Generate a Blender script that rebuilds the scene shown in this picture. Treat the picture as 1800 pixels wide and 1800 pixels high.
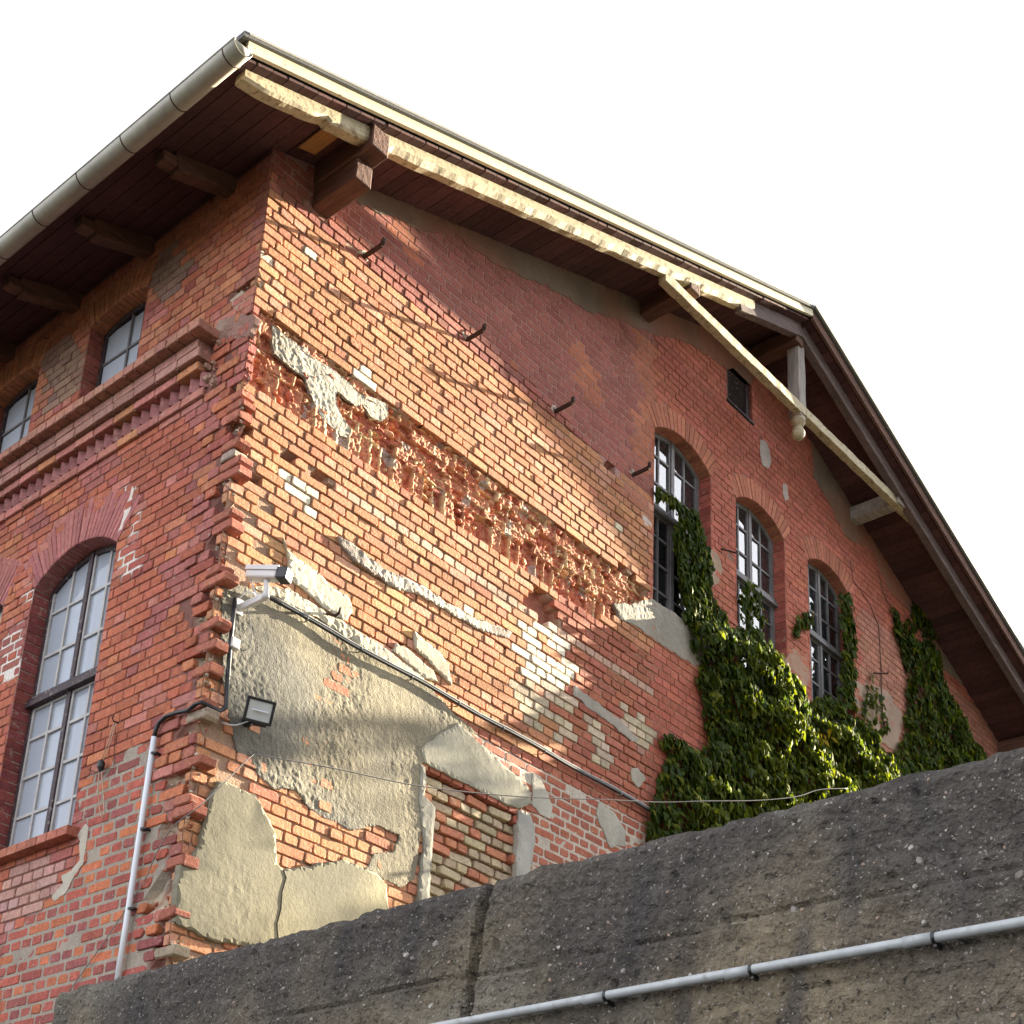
import bpy, math, random, bisect
from mathutils import Vector, Matrix, noise
from mathutils.geometry import delaunay_2d_cdt
random.seed(7)
rnd = random.random
def U(a, b): return a + (b - a) * rnd()

# ------------------------------------------------------------------ camera, sky, sun, exposure
for o in list(bpy.data.objects): bpy.data.objects.remove(o)
scn = bpy.context.scene
COL = scn.collection
cam_d = bpy.data.cameras.new('camera'); cam = bpy.data.objects.new('camera', cam_d); COL.objects.link(cam)
cam_d.sensor_width = 36; cam_d.sensor_fit = 'HORIZONTAL'; cam_d.lens = 2574.54 / 1800 * 36
cam_d.shift_x = 0; cam_d.shift_y = (1519.0 - 900) / 1800
cam_d.clip_end = 3000; cam_d.clip_start = 0.05
R = [[0.64854, -0.759981, 0.042727], [0.294542, 0.198799, -0.934732], [0.701884, 0.618796, 0.352775]]
cam.matrix_world = Matrix(((R[0][0], -R[1][0], -R[2][0], -4.7649),
                           (R[0][1], -R[1][1], -R[2][1], -6.796),
                           (R[0][2], -R[1][2], -R[2][2], 1.6), (0, 0, 0, 1)))
scn.camera = cam
SUN = Vector((7.2, -1.0, 2.8)).normalized()
SUN_EL = math.asin(SUN.z); SUN_AZ = math.atan2(SUN.x, SUN.y)
w = bpy.data.worlds.new('World'); scn.world = w; w.use_nodes = True
nt = w.node_tree; bg = nt.nodes['Background']
sky = nt.nodes.new('ShaderNodeTexSky'); sky.sky_type = 'NISHITA'; sky.sun_disc = False
sky.sun_elevation = SUN_EL; sky.sun_rotation = SUN_AZ
sky.air_density = 1.0; sky.dust_density = 1.0; sky.ozone_density = 1.0
# white veil added over the clear-sky model, tuned to light the walls: brightest on the street side, weaker opposite the gable
def wn(t, **k):
    n = nt.nodes.new(t)
    for a_, b_ in k.items(): setattr(n, a_, b_)
    return n
wtc = wn('ShaderNodeTexCoord'); sx_ = wn('ShaderNodeSeparateXYZ'); nt.links.new(wtc.outputs['Generated'], sx_.inputs[0])
m1 = wn('ShaderNodeMapRange', interpolation_type='SMOOTHSTEP'); m1.inputs[1].default_value = -.45; m1.inputs[2].default_value = .25; m1.inputs[3].default_value = .45; m1.inputs[4].default_value = 2.75
nt.links.new(sx_.outputs['Y'], m1.inputs[0])
m2 = wn('ShaderNodeMapRange'); m2.inputs[1].default_value = 0; m2.inputs[2].default_value = -1; m2.inputs[3].default_value = 0; m2.inputs[4].default_value = 4.4
nt.links.new(sx_.outputs['X'], m2.inputs[0])
m3a = wn('ShaderNodeMath', operation='ADD'); nt.links.new(m1.outputs[0], m3a.inputs[0]); nt.links.new(m2.outputs[0], m3a.inputs[1])
cd = wn('ShaderNodeVectorMath', operation='DOT_PRODUCT'); cd.inputs[1].default_value = Vector((.66, -.60, .46)).normalized(); nt.links.new(wtc.outputs['Generated'], cd.inputs[0])
m4 = wn('ShaderNodeMapRange', interpolation_type='SMOOTHSTEP'); m4.inputs[1].default_value = .90; m4.inputs[2].default_value = .97; m4.inputs[3].default_value = 0; m4.inputs[4].default_value = 10.0
nt.links.new(cd.outputs['Value'], m4.inputs[0])      # bright sky spot added out of view for the gable panes to mirror
m3 = wn('ShaderNodeMath', operation='ADD'); nt.links.new(m3a.outputs[0], m3.inputs[0]); nt.links.new(m4.outputs[0], m3.inputs[1])
vm = wn('ShaderNodeVectorMath', operation='SCALE'); vm.inputs[0].default_value = (.98, .98, 1.03); nt.links.new(m3.outputs[0], vm.inputs['Scale'])
sm = wn('ShaderNodeVectorMath', operation='SCALE'); sm.inputs['Scale'].default_value = .12; nt.links.new(sky.outputs[0], sm.inputs[0])
ad = wn('ShaderNodeVectorMath', operation='ADD'); nt.links.new(vm.outputs[0], ad.inputs[0]); nt.links.new(sm.outputs[0], ad.inputs[1])
nt.links.new(ad.outputs[0], bg.inputs[0]); bg.inputs[1].default_value = 0.05
sl = bpy.data.lights.new('sun', 'SUN'); so = bpy.data.objects.new('sun', sl); COL.objects.link(so)
sl.energy = 5.0; sl.angle = math.radians(0.5); sl.color = (1.0, 0.88, 0.66)
so.rotation_euler = (-SUN).to_track_quat('-Z', 'Y').to_euler(); so.location = (30, -5, 20)
scn.view_settings.view_transform = 'Standard'; scn.view_settings.look = 'None'
scn.view_settings.exposure = 3.15; scn.view_settings.gamma = 1; scn.view_settings.use_curve_mapping = False

# ------------------------------------------------------------------ helpers
def jv(c, a, b):                # one tone factor for the whole colour, a breath of hue
    v = a + (b - a) * rnd(); return (c[0] * v, c[1] * v * (.95 + .1 * rnd()), c[2] * v * (.95 + .1 * rnd()))
def nz(x, y=0.0, z=0.0, s=1.0): return noise.noise(Vector((x * s, y * s, z * s)))
def inpoly(p, poly):
    x, y = p; c = False; n = len(poly); j = n - 1
    for i in range(n):
        xi, yi = poly[i]; xj, yj = poly[j]
        if (yi > y) != (yj > y) and x < (xj - xi) * (y - yi) / (yj - yi) + xi: c = not c
        j = i
    return c
def bbox(poly):
    return min(p[0] for p in poly), max(p[0] for p in poly), min(p[1] for p in poly), max(p[1] for p in poly)
class Zone:
    def __init__(s, poly): s.p = poly; s.b = bbox(poly)
    def __contains__(s, q):
        return s.b[0] <= q[0] <= s.b[1] and s.b[2] <= q[1] <= s.b[3] and inpoly(q, s.p)
class MB:
    def __init__(s): s.v = []; s.f = []; s.m = []; s.c = []
    def add(s, vs, fs, col=(1, 1, 1), mi=0):
        b = len(s.v); s.v += vs; s.f += [tuple(b + i for i in f) for f in fs]; s.m += [mi] * len(fs)
        if isinstance(col, list): s.c += col
        else: s.c += [col] * len(vs)
    def hexa(s, p, col=(1, 1, 1), mi=0):      # 8 points: bottom 4 (ccw seen from above), top 4
        s.add([tuple(q) for q in p], [(3, 2, 1, 0), (4, 5, 6, 7), (0, 1, 5, 4), (1, 2, 6, 5), (2, 3, 7, 6), (3, 0, 4, 7)], col, mi)
    def box(s, x0, x1, y0, y1, z0, z1, col=(1, 1, 1), mi=0):
        s.hexa([(x0, y0, z0), (x1, y0, z0), (x1, y1, z0), (x0, y1, z0), (x0, y0, z1), (x1, y0, z1), (x1, y1, z1), (x0, y1, z1)], col, mi)
    def beam(s, a, b, wd, ht, up=(0, 0, 1), col=(1, 1, 1), mi=0, n=1, jit=0.0):
        a = Vector(a); b = Vector(b); d = (b - a).normalized(); up = Vector(up)
        sd = d.cross(up).normalized(); up = sd.cross(d).normalized()
        vs = []; fs = []
        for i in range(n + 1):
            c = a.lerp(b, i / n)
            for k, (p, q) in enumerate(((-1, -1), (1, -1), (1, 1), (-1, 1))):
                vs.append(tuple(c + sd * (p * wd / 2 + U(-jit, jit)) + up * (q * ht / 2 + U(-jit, jit))))
        for i in range(n):
            for k in range(4):
                fs.append((i * 4 + k, i * 4 + (k + 1) % 4, i * 4 + 4 + (k + 1) % 4, i * 4 + 4 + k))
        fs.append((3, 2, 1, 0)); fs.append((n * 4, n * 4 + 1, n * 4 + 2, n * 4 + 3))
        s.add(vs, fs, col, mi)
    def tube(s, pts, r, n=10, col=(1, 1, 1), mi=0, cap=True):
        pts = [Vector(p) for p in pts]; vs = []; fs = []; ref = None
        for i, p in enumerate(pts):
            d = (pts[min(i + 1, len(pts) - 1)] - pts[max(i - 1, 0)]).normalized()
            if ref is None: ref = d.orthogonal().normalized()
            ref = (ref - d * ref.dot(d)).normalized(); q = d.cross(ref)
            rr = r[i] if isinstance(r, (list, tuple)) else r
            for k in range(n):
                a = 2 * math.pi * k / n
                vs.append(tuple(p + ref * (math.cos(a) * rr) + q * (math.sin(a) * rr)))
        for i in range(len(pts) - 1):
            for k in range(n):
                fs.append((i * n + k, i * n + (k + 1) % n, i * n + n + (k + 1) % n, i * n + n + k))
        if cap: fs.append(tuple(reversed(range(n)))); fs.append(tuple(range((len(pts) - 1) * n, len(pts) * n)))
        s.add(vs, fs, col, mi)
    def build(s, name, mats, parent=None, smooth=False, bevel=0):
        me = bpy.data.meshes.new(name); me.from_pydata(s.v, [], s.f)
        if not isinstance(mats, (list, tuple)): mats = [mats]
        for m in mats: me.materials.append(m)
        me.polygons.foreach_set('material_index', s.m)
        ca = me.color_attributes.new('col', 'FLOAT_COLOR', 'POINT')
        fl = []
        for c in s.c: fl += [c[0], c[1], c[2], 1.0]
        ca.data.foreach_set('color', fl)
        if smooth: me.polygons.foreach_set('use_smooth', [True] * len(s.f))
        me.update()
        o = bpy.data.objects.new(name, me); COL.objects.link(o)
        if parent: o.parent = parent
        if bevel:
            md = o.modifiers.new('bevel', 'BEVEL'); md.width = bevel; md.segments = 2; md.limit_method = 'ANGLE'
        return o
def tag(o, label=None, cat=None, group=None, kind=None):
    if label: o['label'] = label
    if cat: o['category'] = cat
    if group: o['group'] = group
    if kind: o['kind'] = kind
    return o
def empty(name, loc=(0, 0, 0)):
    o = bpy.data.objects.new(name, None); COL.objects.link(o); o.location = loc; o.empty_display_size = .2
    return o
def keep(parent, children):       # parent at its base without moving the parts (built in world space)
    inv = Matrix.Translation(parent.location).inverted()
    for c in children:
        c.parent = parent; c.matrix_parent_inverse = inv
# ------------------------------------------------------------------ materials
def newmat(name):
    m = bpy.data.materials.new(name); m.use_nodes = True; nt = m.node_tree
    return m, nt, nt.nodes['Principled BSDF']
def N(nt, t, **k):
    n = nt.nodes.new(t)
    for a, b in k.items(): setattr(n, a, b)
    return n
def rough_mat(name, col=None, noises=((5, .25), (40, .25)), bump=((120, .5, .004),), rough=.9, speck=None, streak=None, spec=.25, grime=None):
    m, nt, p = newmat(name); L = nt.links
    tc = N(nt, 'ShaderNodeTexCoord'); co = tc.outputs['Object']
    if streak:
        mp = N(nt, 'ShaderNodeMapping'); mp.inputs['Scale'].default_value = streak; L.new(co, mp.inputs[0]); co = mp.outputs[0]
    if col is None:
        a = N(nt, 'ShaderNodeAttribute', attribute_name='col'); c = a.outputs['Color']
    else:
        a = N(nt, 'ShaderNodeRGB'); a.outputs[0].default_value = (*col, 1); c = a.outputs[0]
    for sc, am in noises:
        n = N(nt, 'ShaderNodeTexNoise'); n.inputs['Scale'].default_value = sc; n.inputs['Detail'].default_value = 6; n.inputs['Roughness'].default_value = .6
        L.new(co, n.inputs['Vector'])
        r = N(nt, 'ShaderNodeMapRange'); r.inputs[1].default_value = .25; r.inputs[2].default_value = .75
        r.inputs[3].default_value = 1 - am; r.inputs[4].default_value = 1 + am; L.new(n.outputs['Fac'], r.inputs[0])
        x = N(nt, 'ShaderNodeMix', data_type='RGBA', blend_type='MULTIPLY'); x.inputs[0].default_value = 1
        L.new(c, x.inputs[6]); L.new(r.outputs[0], x.inputs[7]); c = x.outputs[2]
    for spk in (speck or ()):
        sc, lo, hi, scol, am = spk
        n = N(nt, 'ShaderNodeTexNoise'); n.inputs['Scale'].default_value = sc; n.inputs['Detail'].default_value = 3; L.new(co, n.inputs['Vector'])
        r = N(nt, 'ShaderNodeMapRange'); r.inputs[1].default_value = lo; r.inputs[2].default_value = hi; r.inputs[3].default_value = 0; r.inputs[4].default_value = am
        L.new(n.outputs['Fac'], r.inputs[0])
        x = N(nt, 'ShaderNodeMix', data_type='RGBA'); L.new(r.outputs[0], x.inputs[0]); L.new(c, x.inputs[6]); x.inputs[7].default_value = (*scol, 1); c = x.outputs[2]
    for g in (grime or ()):
        g = g
    L.new(c, p.inputs['Base Color']); p.inputs['Roughness'].default_value = rough
    p.inputs['Specular IOR Level'].default_value = spec
    prev = None
    for sc, st, di in bump:
        n = N(nt, 'ShaderNodeTexNoise'); n.inputs['Scale'].default_value = sc; n.inputs['Detail'].default_value = 5; L.new(co, n.inputs['Vector'])
        b = N(nt, 'ShaderNodeBump'); b.inputs['Strength'].default_value = st; b.inputs['Distance'].default_value = di
        L.new(n.outputs['Fac'], b.inputs['Height'])
        if prev: L.new(prev, b.inputs['Normal'])
        prev = b.outputs[0]
    if prev: L.new(prev, p.inputs['Normal'])
    return m
M = {}
M['brick'] = rough_mat('brick', noises=((3, .14), (22, .26), (70, .26)), bump=((45, .6, .008), (150, .7, .004)),
                       speck=((26, .63, .70, (.40, .33, .26), .55), (75, .66, .72, (.045, .03, .028), .75)))
M['mortar'] = rough_mat('mortar', noises=((4, .2), (45, .25)), bump=((70, .7, .008), (200, .5, .003)),
                        speck=((90, .66, .72, (.05, .04, .035), .6),))
M['plaster'] = rough_mat('plaster', noises=((1.2, .14), (9, .14), (60, .2)), bump=((28, .5, .010), (110, .8, .006)),
                         speck=((95, .62, .68, (.08, .065, .05), .7), (130, .68, .73, (.62, .6, .55), .6)))
M['plaster_smooth'] = rough_mat('plaster_smooth', noises=((1.5, .12), (12, .1), (70, .12)), bump=((40, .35, .005), (150, .5, .003)),
                                speck=((120, .66, .72, (.1, .085, .07), .6),))
M['concrete'] = rough_mat('concrete', noises=((.9, .2), (5, .25), (24, .22), (90, .22)), bump=((9, .4, .03), (40, .9, .020), (110, .9, .010)),
                          speck=((50, .60, .68, (.03, .028, .026), .8), (95, .64, .70, (.34, .32, .29), .75)), rough=.95)
M['stone'] = rough_mat('stone', noises=((20, .2),), bump=((90, .4, .003),), rough=.7)
def wood(name, col, axis, am=.35, rough=.8, bump=.6):
    sc = [14, 14, 14]; sc[axis] = 1.2
    return rough_mat(name, col=col, noises=((1.0, am), (4, am * .7)), bump=((2.5, bump, .01), (9, bump * .7, .004)), streak=tuple(sc), rough=rough)
M['soffit'] = rough_mat('soffit_boards', noises=((2, .25), (30, .3)), bump=((50, .4, .003),), rough=.8)
M['wood_y'] = wood('brown_timber_y', (.11, .055, .04), 1)
M['wood_x'] = wood('brown_timber_x', (.12, .06, .042), 0)
M['grey_z'] = wood('weathered_timber_z', (.30, .27, .25), 2)
M['grey_x'] = wood('weathered_timber_x', (.30, .27, .24), 0)
M['cream'] = rough_mat('cream_paint', col=(.58, .52, .36), noises=((6, .12), (40, .12)), bump=((60, .3, .002),), speck=((30, .64, .70, (.16, .13, .07), .7),), rough=.55, spec=.4)
M['cream_old'] = rough_mat('flaking_cream_paint', col=(.44, .38, .25), noises=((6, .2), (30, .2)), bump=((40, .5, .004),), speck=((22, .56, .64, (.22, .17, .10), .8), (60, .62, .7, (.10, .07, .04), .7)), rough=.7)
M['zinc'] = rough_mat('zinc', col=(.33, .315, .255), noises=((2, .2), (14, .15)), bump=((30, .1, .002),), rough=.42, spec=.6)
M['roof'] = rough_mat('roof_cover', col=(.10, .10, .10), noises=((5, .2),), bump=((60, .4, .004),), rough=.8)
M['frame_dark'] = rough_mat('dark_frame_paint', col=(.05, .035, .04), noises=((8, .3), (60, .25)), bump=((60, .4, .002),), speck=((30, .60, .70, (.26, .22, .2), .6),), rough=.6)
M['frame_grey'] = rough_mat('grey_frame_paint', col=(.17, .165, .17), noises=((8, .25), (50, .2)), bump=((60, .3, .002),), rough=.6)
M['muntin'] = rough_mat('muntin_paint', col=(.38, .37, .36), noises=((10, .2),), bump=((60, .2, .001),), rough=.55)
M['iron'] = rough_mat('rusty_iron', col=(.045, .025, .02), noises=((20, .3),), bump=((80, .5, .002),), rough=.75)
M['black'] = rough_mat('black_plastic', col=(.012, .012, .015), noises=((20, .2),), bump=(), rough=.45, spec=.5)
M['cable'] = rough_mat('cable_grey', col=(.20, .19, .19), noises=((20, .2),), bump=(), rough=.6)
M['pvc'] = rough_mat('grey_pvc', col=(.36, .38, .39), noises=((4, .12), (30, .14)), bump=(), speck=((25, .6, .7, (.16, .15, .13), .6),), rough=.4, spec=.5)
M['pvc_white'] = rough_mat('white_pvc', col=(.62, .66, .72), noises=((4, .06),), bump=(), rough=.4, spec=.5)
M['enamel'] = rough_mat('white_enamel', col=(.62, .60, .60), noises=((10, .06),), bump=(), rough=.3, spec=.5)
M['curtain'] = rough_mat('curtain_cloth', col=(.60, .67, .80), noises=((3, .14),), bump=((6, .5, .02),), rough=.9, streak=(4, 4, .4))
M['dark_room'] = rough_mat('dark_room', col=(.03, .03, .035), noises=((3, .2),), bump=(), rough=.9)
M['ground'] = rough_mat('ground', col=(.032, .032, .027), noises=((.4, .25), (3, .25)), bump=((8, .6, .03),), rough=.95)
M['wood_bark'] = rough_mat('bark', col=(.10, .07, .05), noises=((6, .3),), bump=((20, .8, .02),), rough=.95)
M['old_brown'] = wood('old_brown_timber_x', (.13, .095, .09), 0)
def glass_mat(name, ior, tint=(1, 1, 1), rough=.015, haze=0.0):
    m, nt, p = newmat(name); L = nt.links; nt.nodes.remove(p); out = nt.nodes['Material Output']
    fr = N(nt, 'ShaderNodeFresnel'); fr.inputs[0].default_value = ior
    tr = N(nt, 'ShaderNodeBsdfTransparent'); tr.inputs[0].default_value = (*tint, 1)
    gl = N(nt, 'ShaderNodeBsdfGlossy'); gl.inputs['Roughness'].default_value = rough
    n = N(nt, 'ShaderNodeTexNoise'); n.inputs['Scale'].default_value = 3.0; tc = N(nt, 'ShaderNodeTexCoord'); L.new(tc.outputs['Object'], n.inputs['Vector'])
    b = N(nt, 'ShaderNodeBump'); b.inputs['Strength'].default_value = .12; b.inputs['Distance'].default_value = .01; L.new(n.outputs['Fac'], b.inputs['Height']); L.new(b.outputs[0], gl.inputs['Normal'])
    mx = N(nt, 'ShaderNodeMixShader'); L.new(fr.outputs[0], mx.inputs[0]); L.new(tr.outputs[0], mx.inputs[1]); L.new(gl.outputs[0], mx.inputs[2])
    df = N(nt, 'ShaderNodeBsdfDiffuse'); df.inputs[0].default_value = (.58, .64, .74, 1)
    m2 = N(nt, 'ShaderNodeMixShader'); m2.inputs[0].default_value = haze; L.new(mx.outputs[0], m2.inputs[1]); L.new(df.outputs[0], m2.inputs[2])
    L.new(m2.outputs[0], out.inputs[0]); return m
M['glass'] = glass_mat('window_glass', 1.8, (.86, .92, .98), haze=.5)
M['glass_gable'] = glass_mat('gable_glass', 2.5, (.5, .5, .52), haze=.03)
M['glass_dusty'] = glass_mat('dusty_glass', 1.6, (.7, .7, .7), rough=.15, haze=.7)
def leaf_mat(name):
    m, nt, p = newmat(name); L = nt.links; out = nt.nodes['Material Output']
    a = N(nt, 'ShaderNodeAttribute', attribute_name='col')
    L.new(a.outputs['Color'], p.inputs['Base Color']); p.inputs['Roughness'].default_value = .6; p.inputs['Specular IOR Level'].default_value = .05
    nt.nodes.remove(p); p = N(nt, 'ShaderNodeBsdfDiffuse'); L.new(a.outputs['Color'], p.inputs[0])
    t = N(nt, 'ShaderNodeBsdfTranslucent')
    x = N(nt, 'ShaderNodeMix', data_type='RGBA', blend_type='MULTIPLY'); x.inputs[0].default_value = 1; L.new(a.outputs['Color'], x.inputs[6]); x.inputs[7].default_value = (1.3, 1.25, .4, 1)
    L.new(x.outputs[2], t.inputs[0])
    mx = N(nt, 'ShaderNodeMixShader'); mx.inputs[0].default_value = .45; L.new(p.outputs[0], mx.inputs[1]); L.new(t.outputs[0], mx.inputs[2]); gl = N(nt, 'ShaderNodeBsdfGlossy'); gl.inputs['Roughness'].default_value = .5; m3 = N(nt, 'ShaderNodeMixShader'); m3.inputs[0].default_value = .015
    L.new(mx.outputs[0], m3.inputs[1]); L.new(gl.outputs[0], m3.inputs[2]); L.new(m3.outputs[0], out.inputs[0])
    return m
M['leaf'] = leaf_mat('ivy_leaf')

# ------------------------------------------------------------------ wall frames: u along the wall, z up, d out of the wall
def Gf(u, z, d): return (u, -d, z)          # gable wall, plane y = 0, faces -y
def Ff(u, z, d): return (-d, u, z)          # street wall, plane x = 0, faces -x
HR = .0795; SL = .250; HL = .125
def mix(a, b, t): return tuple(a[i] * (1 - t) + b[i] * t for i in range(3))
def brick(mb, fr, u0, u1, z0, z1, d, col, chip=.006, bev=.004, tilt=.0, jit=.002, back=.07):
    uc, zc = (u0 + u1) / 2, (z0 + z1) / 2
    tu, tz = U(-tilt, tilt), U(-tilt, tilt)
    ring = []
    cs = [min(abs(random.gauss(0, chip)) + .002, (z1 - z0) * .4) for _ in range(4)]
    um = U(.35, .65); L_ = u1 - u0
    ring = [(u0 + cs[0], z0), (u0 + L_ * um, z0), (u1 - cs[1], z0), (u1, z0 + cs[1]), (u1, z1 - cs[2]),
            (u1 - cs[2], z1), (u0 + L_ * (1 - um), z1), (u0 + cs[3], z1), (u0, z1 - cs[3]), (u0, z0 + cs[0])]
    vs = []
    n = len(ring); o = []; 
    for (a, b) in ring:
        o.append((a + U(-jit, jit), b + U(-jit, jit)))
    for a, b in o: vs.append(fr(a, b, d - back))
    for a, b in o: vs.append(fr(a, b, d - bev * U(.7, 1.6) + tu * (a - uc) + tz * (b - zc)))
    for a, b in o:
        a2 = a + (uc - a) / max(abs(uc - a), 1e-6) * min(bev, abs(uc - a)); b2 = b + (zc - b) / max(abs(zc - b), 1e-6) * min(bev, abs(zc - b))
        vs.append(fr(a2, b2, d + tu * (a2 - uc) + tz * (b2 - zc)))
    fs = []
    for i in range(n):
        j = (i + 1) % n
        fs.append((i, j, n + j, n + i)); fs.append((n + i, n + j, 2 * n + j, 2 * n + i))
    fs.append(tuple(range(2 * n, 3 * n)))
    if fr is Ff: fs = [tuple(reversed(f)) for f in fs]
    mb.add(vs, fs, col)
def shard(mb, fr, u, z, d, s, col, mi=0, flat=1.0):
    vs = []; n = 6
    for k in range(n):
        a = 2 * math.pi * k / n + U(-.3, .3)
        vs.append(fr(u + math.cos(a) * s * U(.7, 1.2), z + math.sin(a) * s * flat * U(.7, 1.2), d - s * 1.2))
    for k in range(n):
        a = 2 * math.pi * k / n + U(-.3, .3); r = U(.3, .8)
        vs.append(fr(u + math.cos(a) * s * r, z + math.sin(a) * s * flat * r, d + U(-.3, .3) * s))
    fs = [(k, (k + 1) % n, n + (k + 1) % n, n + k) for k in range(n)] + [tuple(range(n, 2 * n))]
    if fr is Ff: fs = [tuple(reversed(f)) for f in fs]
    mb.add(vs, fs, col, mi)
class Opening:                       # segmental-arched opening
    def __init__(s, u0, u1, z0, zs, rise):
        s.u0, s.u1, s.z0, s.zs, s.rise = u0, u1, z0, zs, rise
        hw = (u1 - u0) / 2; s.uc = (u0 + u1) / 2; s.hw = hw
        s.r = (hw * hw + rise * rise) / (2 * rise) if rise > 0 else 1e9; s.cz = zs + rise - s.r
    def top(s, u):
        if s.rise <= 0: return s.zs
        q = s.r * s.r - (u - s.uc) ** 2
        return s.cz + math.sqrt(max(q, 0))
    def has(s, u, z, g=0.0):
        return s.u0 - g < u < s.u1 + g and s.z0 - g < z < s.top(min(max(u, s.u0), s.u1)) + g
def lay(mb, fr, u_lo, u_hi, z_lo, z_hi, opens, skip, style, archh=.24):
    """courses of alternating stretchers and headers, cut at the openings"""
    k0 = int(z_lo / HR); k1 = int(z_hi / HR) + 1
    for k in range(k0, k1):
        z0 = k * HR; z1 = z0 + HR; zc = (z0 + z1) / 2
        L_ = SL if k % 2 else HL; off = .0625 if k % 2 else 0.0
        if k % 4 == 3: off += .125
        u = u_lo - off
        while u < u_hi:
            a, b = max(u, u_lo), min(u + L_, u_hi); u += L_
            if b - a < .02: continue
            segs = [(a, b)]
            for o in opens:
                if o.z0 - .005 < zc < o.zs + 1.0:
                    if zc < o.zs: lo, hi = o.u0, o.u1
                    else:
                        rr = o.r + archh; q = rr * rr - (zc - o.cz) ** 2
                        if q <= 0: continue
                        h = min(math.sqrt(q), o.hw + archh * (zc - o.cz) / rr * 0 + (zc - o.zs) * .35 + .0)
                        if zc > o.cz + rr: continue
                        lo, hi = o.uc - h, o.uc + h
                    ns = []
                    for (p, q_) in segs:
                        if q_ <= lo or p >= hi: ns.append((p, q_)); continue
                        if p < lo - .02: ns.append((p, lo))
                        if q_ > hi + .02: ns.append((hi, q_))
                    segs = ns
            for (p, q_) in segs:
                uc = (p + q_) / 2
                if skip(uc, zc): continue
                st = style(uc, zc, k)
                if st is None: continue
                g = st.get('joint', .006)
                brick(mb, fr, p + g, q_ - g, z0 + g, z1 - g, st.get('d', 0) + random.gauss(0, st.get('dj', .002)), st['col'],
                      chip=st.get('chip', .006), bev=st.get('bev', .004), tilt=st.get('tilt', .01), jit=st.get('jit', .0018))
def arch_bricks(mb, fr, o, h, colf, d=.002, n=None, back=.2):
    """radial bricks over a segmental opening"""
    a0 = math.asin(min(1, o.hw / o.r)); n = n or max(6, int(2 * a0 * o.r / .078))
    for i in range(n):
        t0 = -a0 + 2 * a0 * (i + .06) / n; t1 = -a0 + 2 * a0 * (i + .94) / n
        dd = d + U(-.003, .003); vs = []
        for rr in (o.r, o.r + h * U(.97, 1.0)):
            for t in (t0, t1):
                vs.append((o.uc + math.sin(t) * rr, o.cz + math.cos(t) * rr))
        q = [vs[0], vs[1], vs[3], vs[2]]; cu = sum(p[0] for p in q) / 4; cz = sum(p[1] for p in q) / 4
        P = [fr(a, b, dd - back) for a, b in q] + [fr(a, b, dd - .004) for a, b in q] + [fr(a + (cu - a) * .06, b + (cz - b) * .04, dd) for a, b in q]
        fs = [(j, (j + 1) % 4, 4 + (j + 1) % 4, 4 + j) for j in range(4)] + [(4 + j, 4 + (j + 1) % 4, 8 + (j + 1) % 4, 8 + j) for j in range(4)] + [(8, 9, 10, 11)]
        if fr is Ff: fs = [tuple(reversed(f)) for f in fs]
        mb.add(P, fs, colf())
def backing(mb, fr, us, zs, opens, keepf, depth, colf, mi=1):
    idx = {}
    vs = []; fs = []; cs = []
    def vid(i, j):
        if (i, j) not in idx:
            idx[(i, j)] = len(vs); u, z = us[i], zs[j]; vs.append(fr(u, z, depth(u, z))); cs.append(colf(u, z))
        return idx[(i, j)]
    for i in range(len(us) - 1):
        for j in range(len(zs) - 1):
            u, z = (us[i] + us[i + 1]) / 2, (zs[j] + zs[j + 1]) / 2
            if not keepf(u, z): continue
            bad = False
            for o in opens:
                if o.u0 - .3 < u < o.u1 + .3 and o.z0 - .1 < z < o.zs + o.rise + .1:
                    if z < o.zs: bad = o.u0 < u < o.u1 and z > o.z0
                    else: bad = any(o.u0 - .01 < a < o.u1 + .01 and b < o.top(min(max(a, o.u0), o.u1)) for a in (us[i], us[i + 1]) for b in (zs[j], zs[j + 1]))
                if bad: break
            if bad: continue
            f = (vid(i, j), vid(i + 1, j), vid(i + 1, j + 1), vid(i, j + 1))
            fs.append(f if fr is Gf else tuple(reversed(f)))
    mb.add(vs, fs, cs, mi)
def grid(lo, hi, step, extra):
    ex = sorted(e for e in extra if lo < e < hi); pts = [lo] + ex + [hi]; out = []
    for a, b in zip(pts, pts[1:]):
        n = max(1, round((b - a) / step)); out += [a + (b - a) * i / n for i in range(n)]
    return out + [hi]
def reveals(mb, fr, o, depth, cj, ca, mi=0, brickwork=True):
    """jambs as coursed bricks, plus sill bed and arch soffit"""
    z = o.z0
    while z < o.zs - .01:
        z1 = min(z + HR, o.zs); g = .005
        for side in (0, 1):
            u = o.u0 if side == 0 else o.u1; s = -1 if side == 0 else 1; j = U(-.003, .003)
            c = cj()
            a, b = (u + s * .06, u + s * j) 
            p = [fr(min(a, b), z + g, -depth), fr(max(a, b), z + g, -depth), fr(max(a, b), z + g, -.004), fr(min(a, b), z + g, -.004),
                 fr(min(a, b), z1 - g, -depth), fr(max(a, b), z1 - g, -depth), fr(max(a, b), z1 - g, -.004), fr(min(a, b), z1 - g, -.004)]
            if fr is Gf: p = [p[3], p[2], p[1], p[0], p[7], p[6], p[5], p[4]]
            mb.hexa(p, c, mi)
        z = z1
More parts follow.
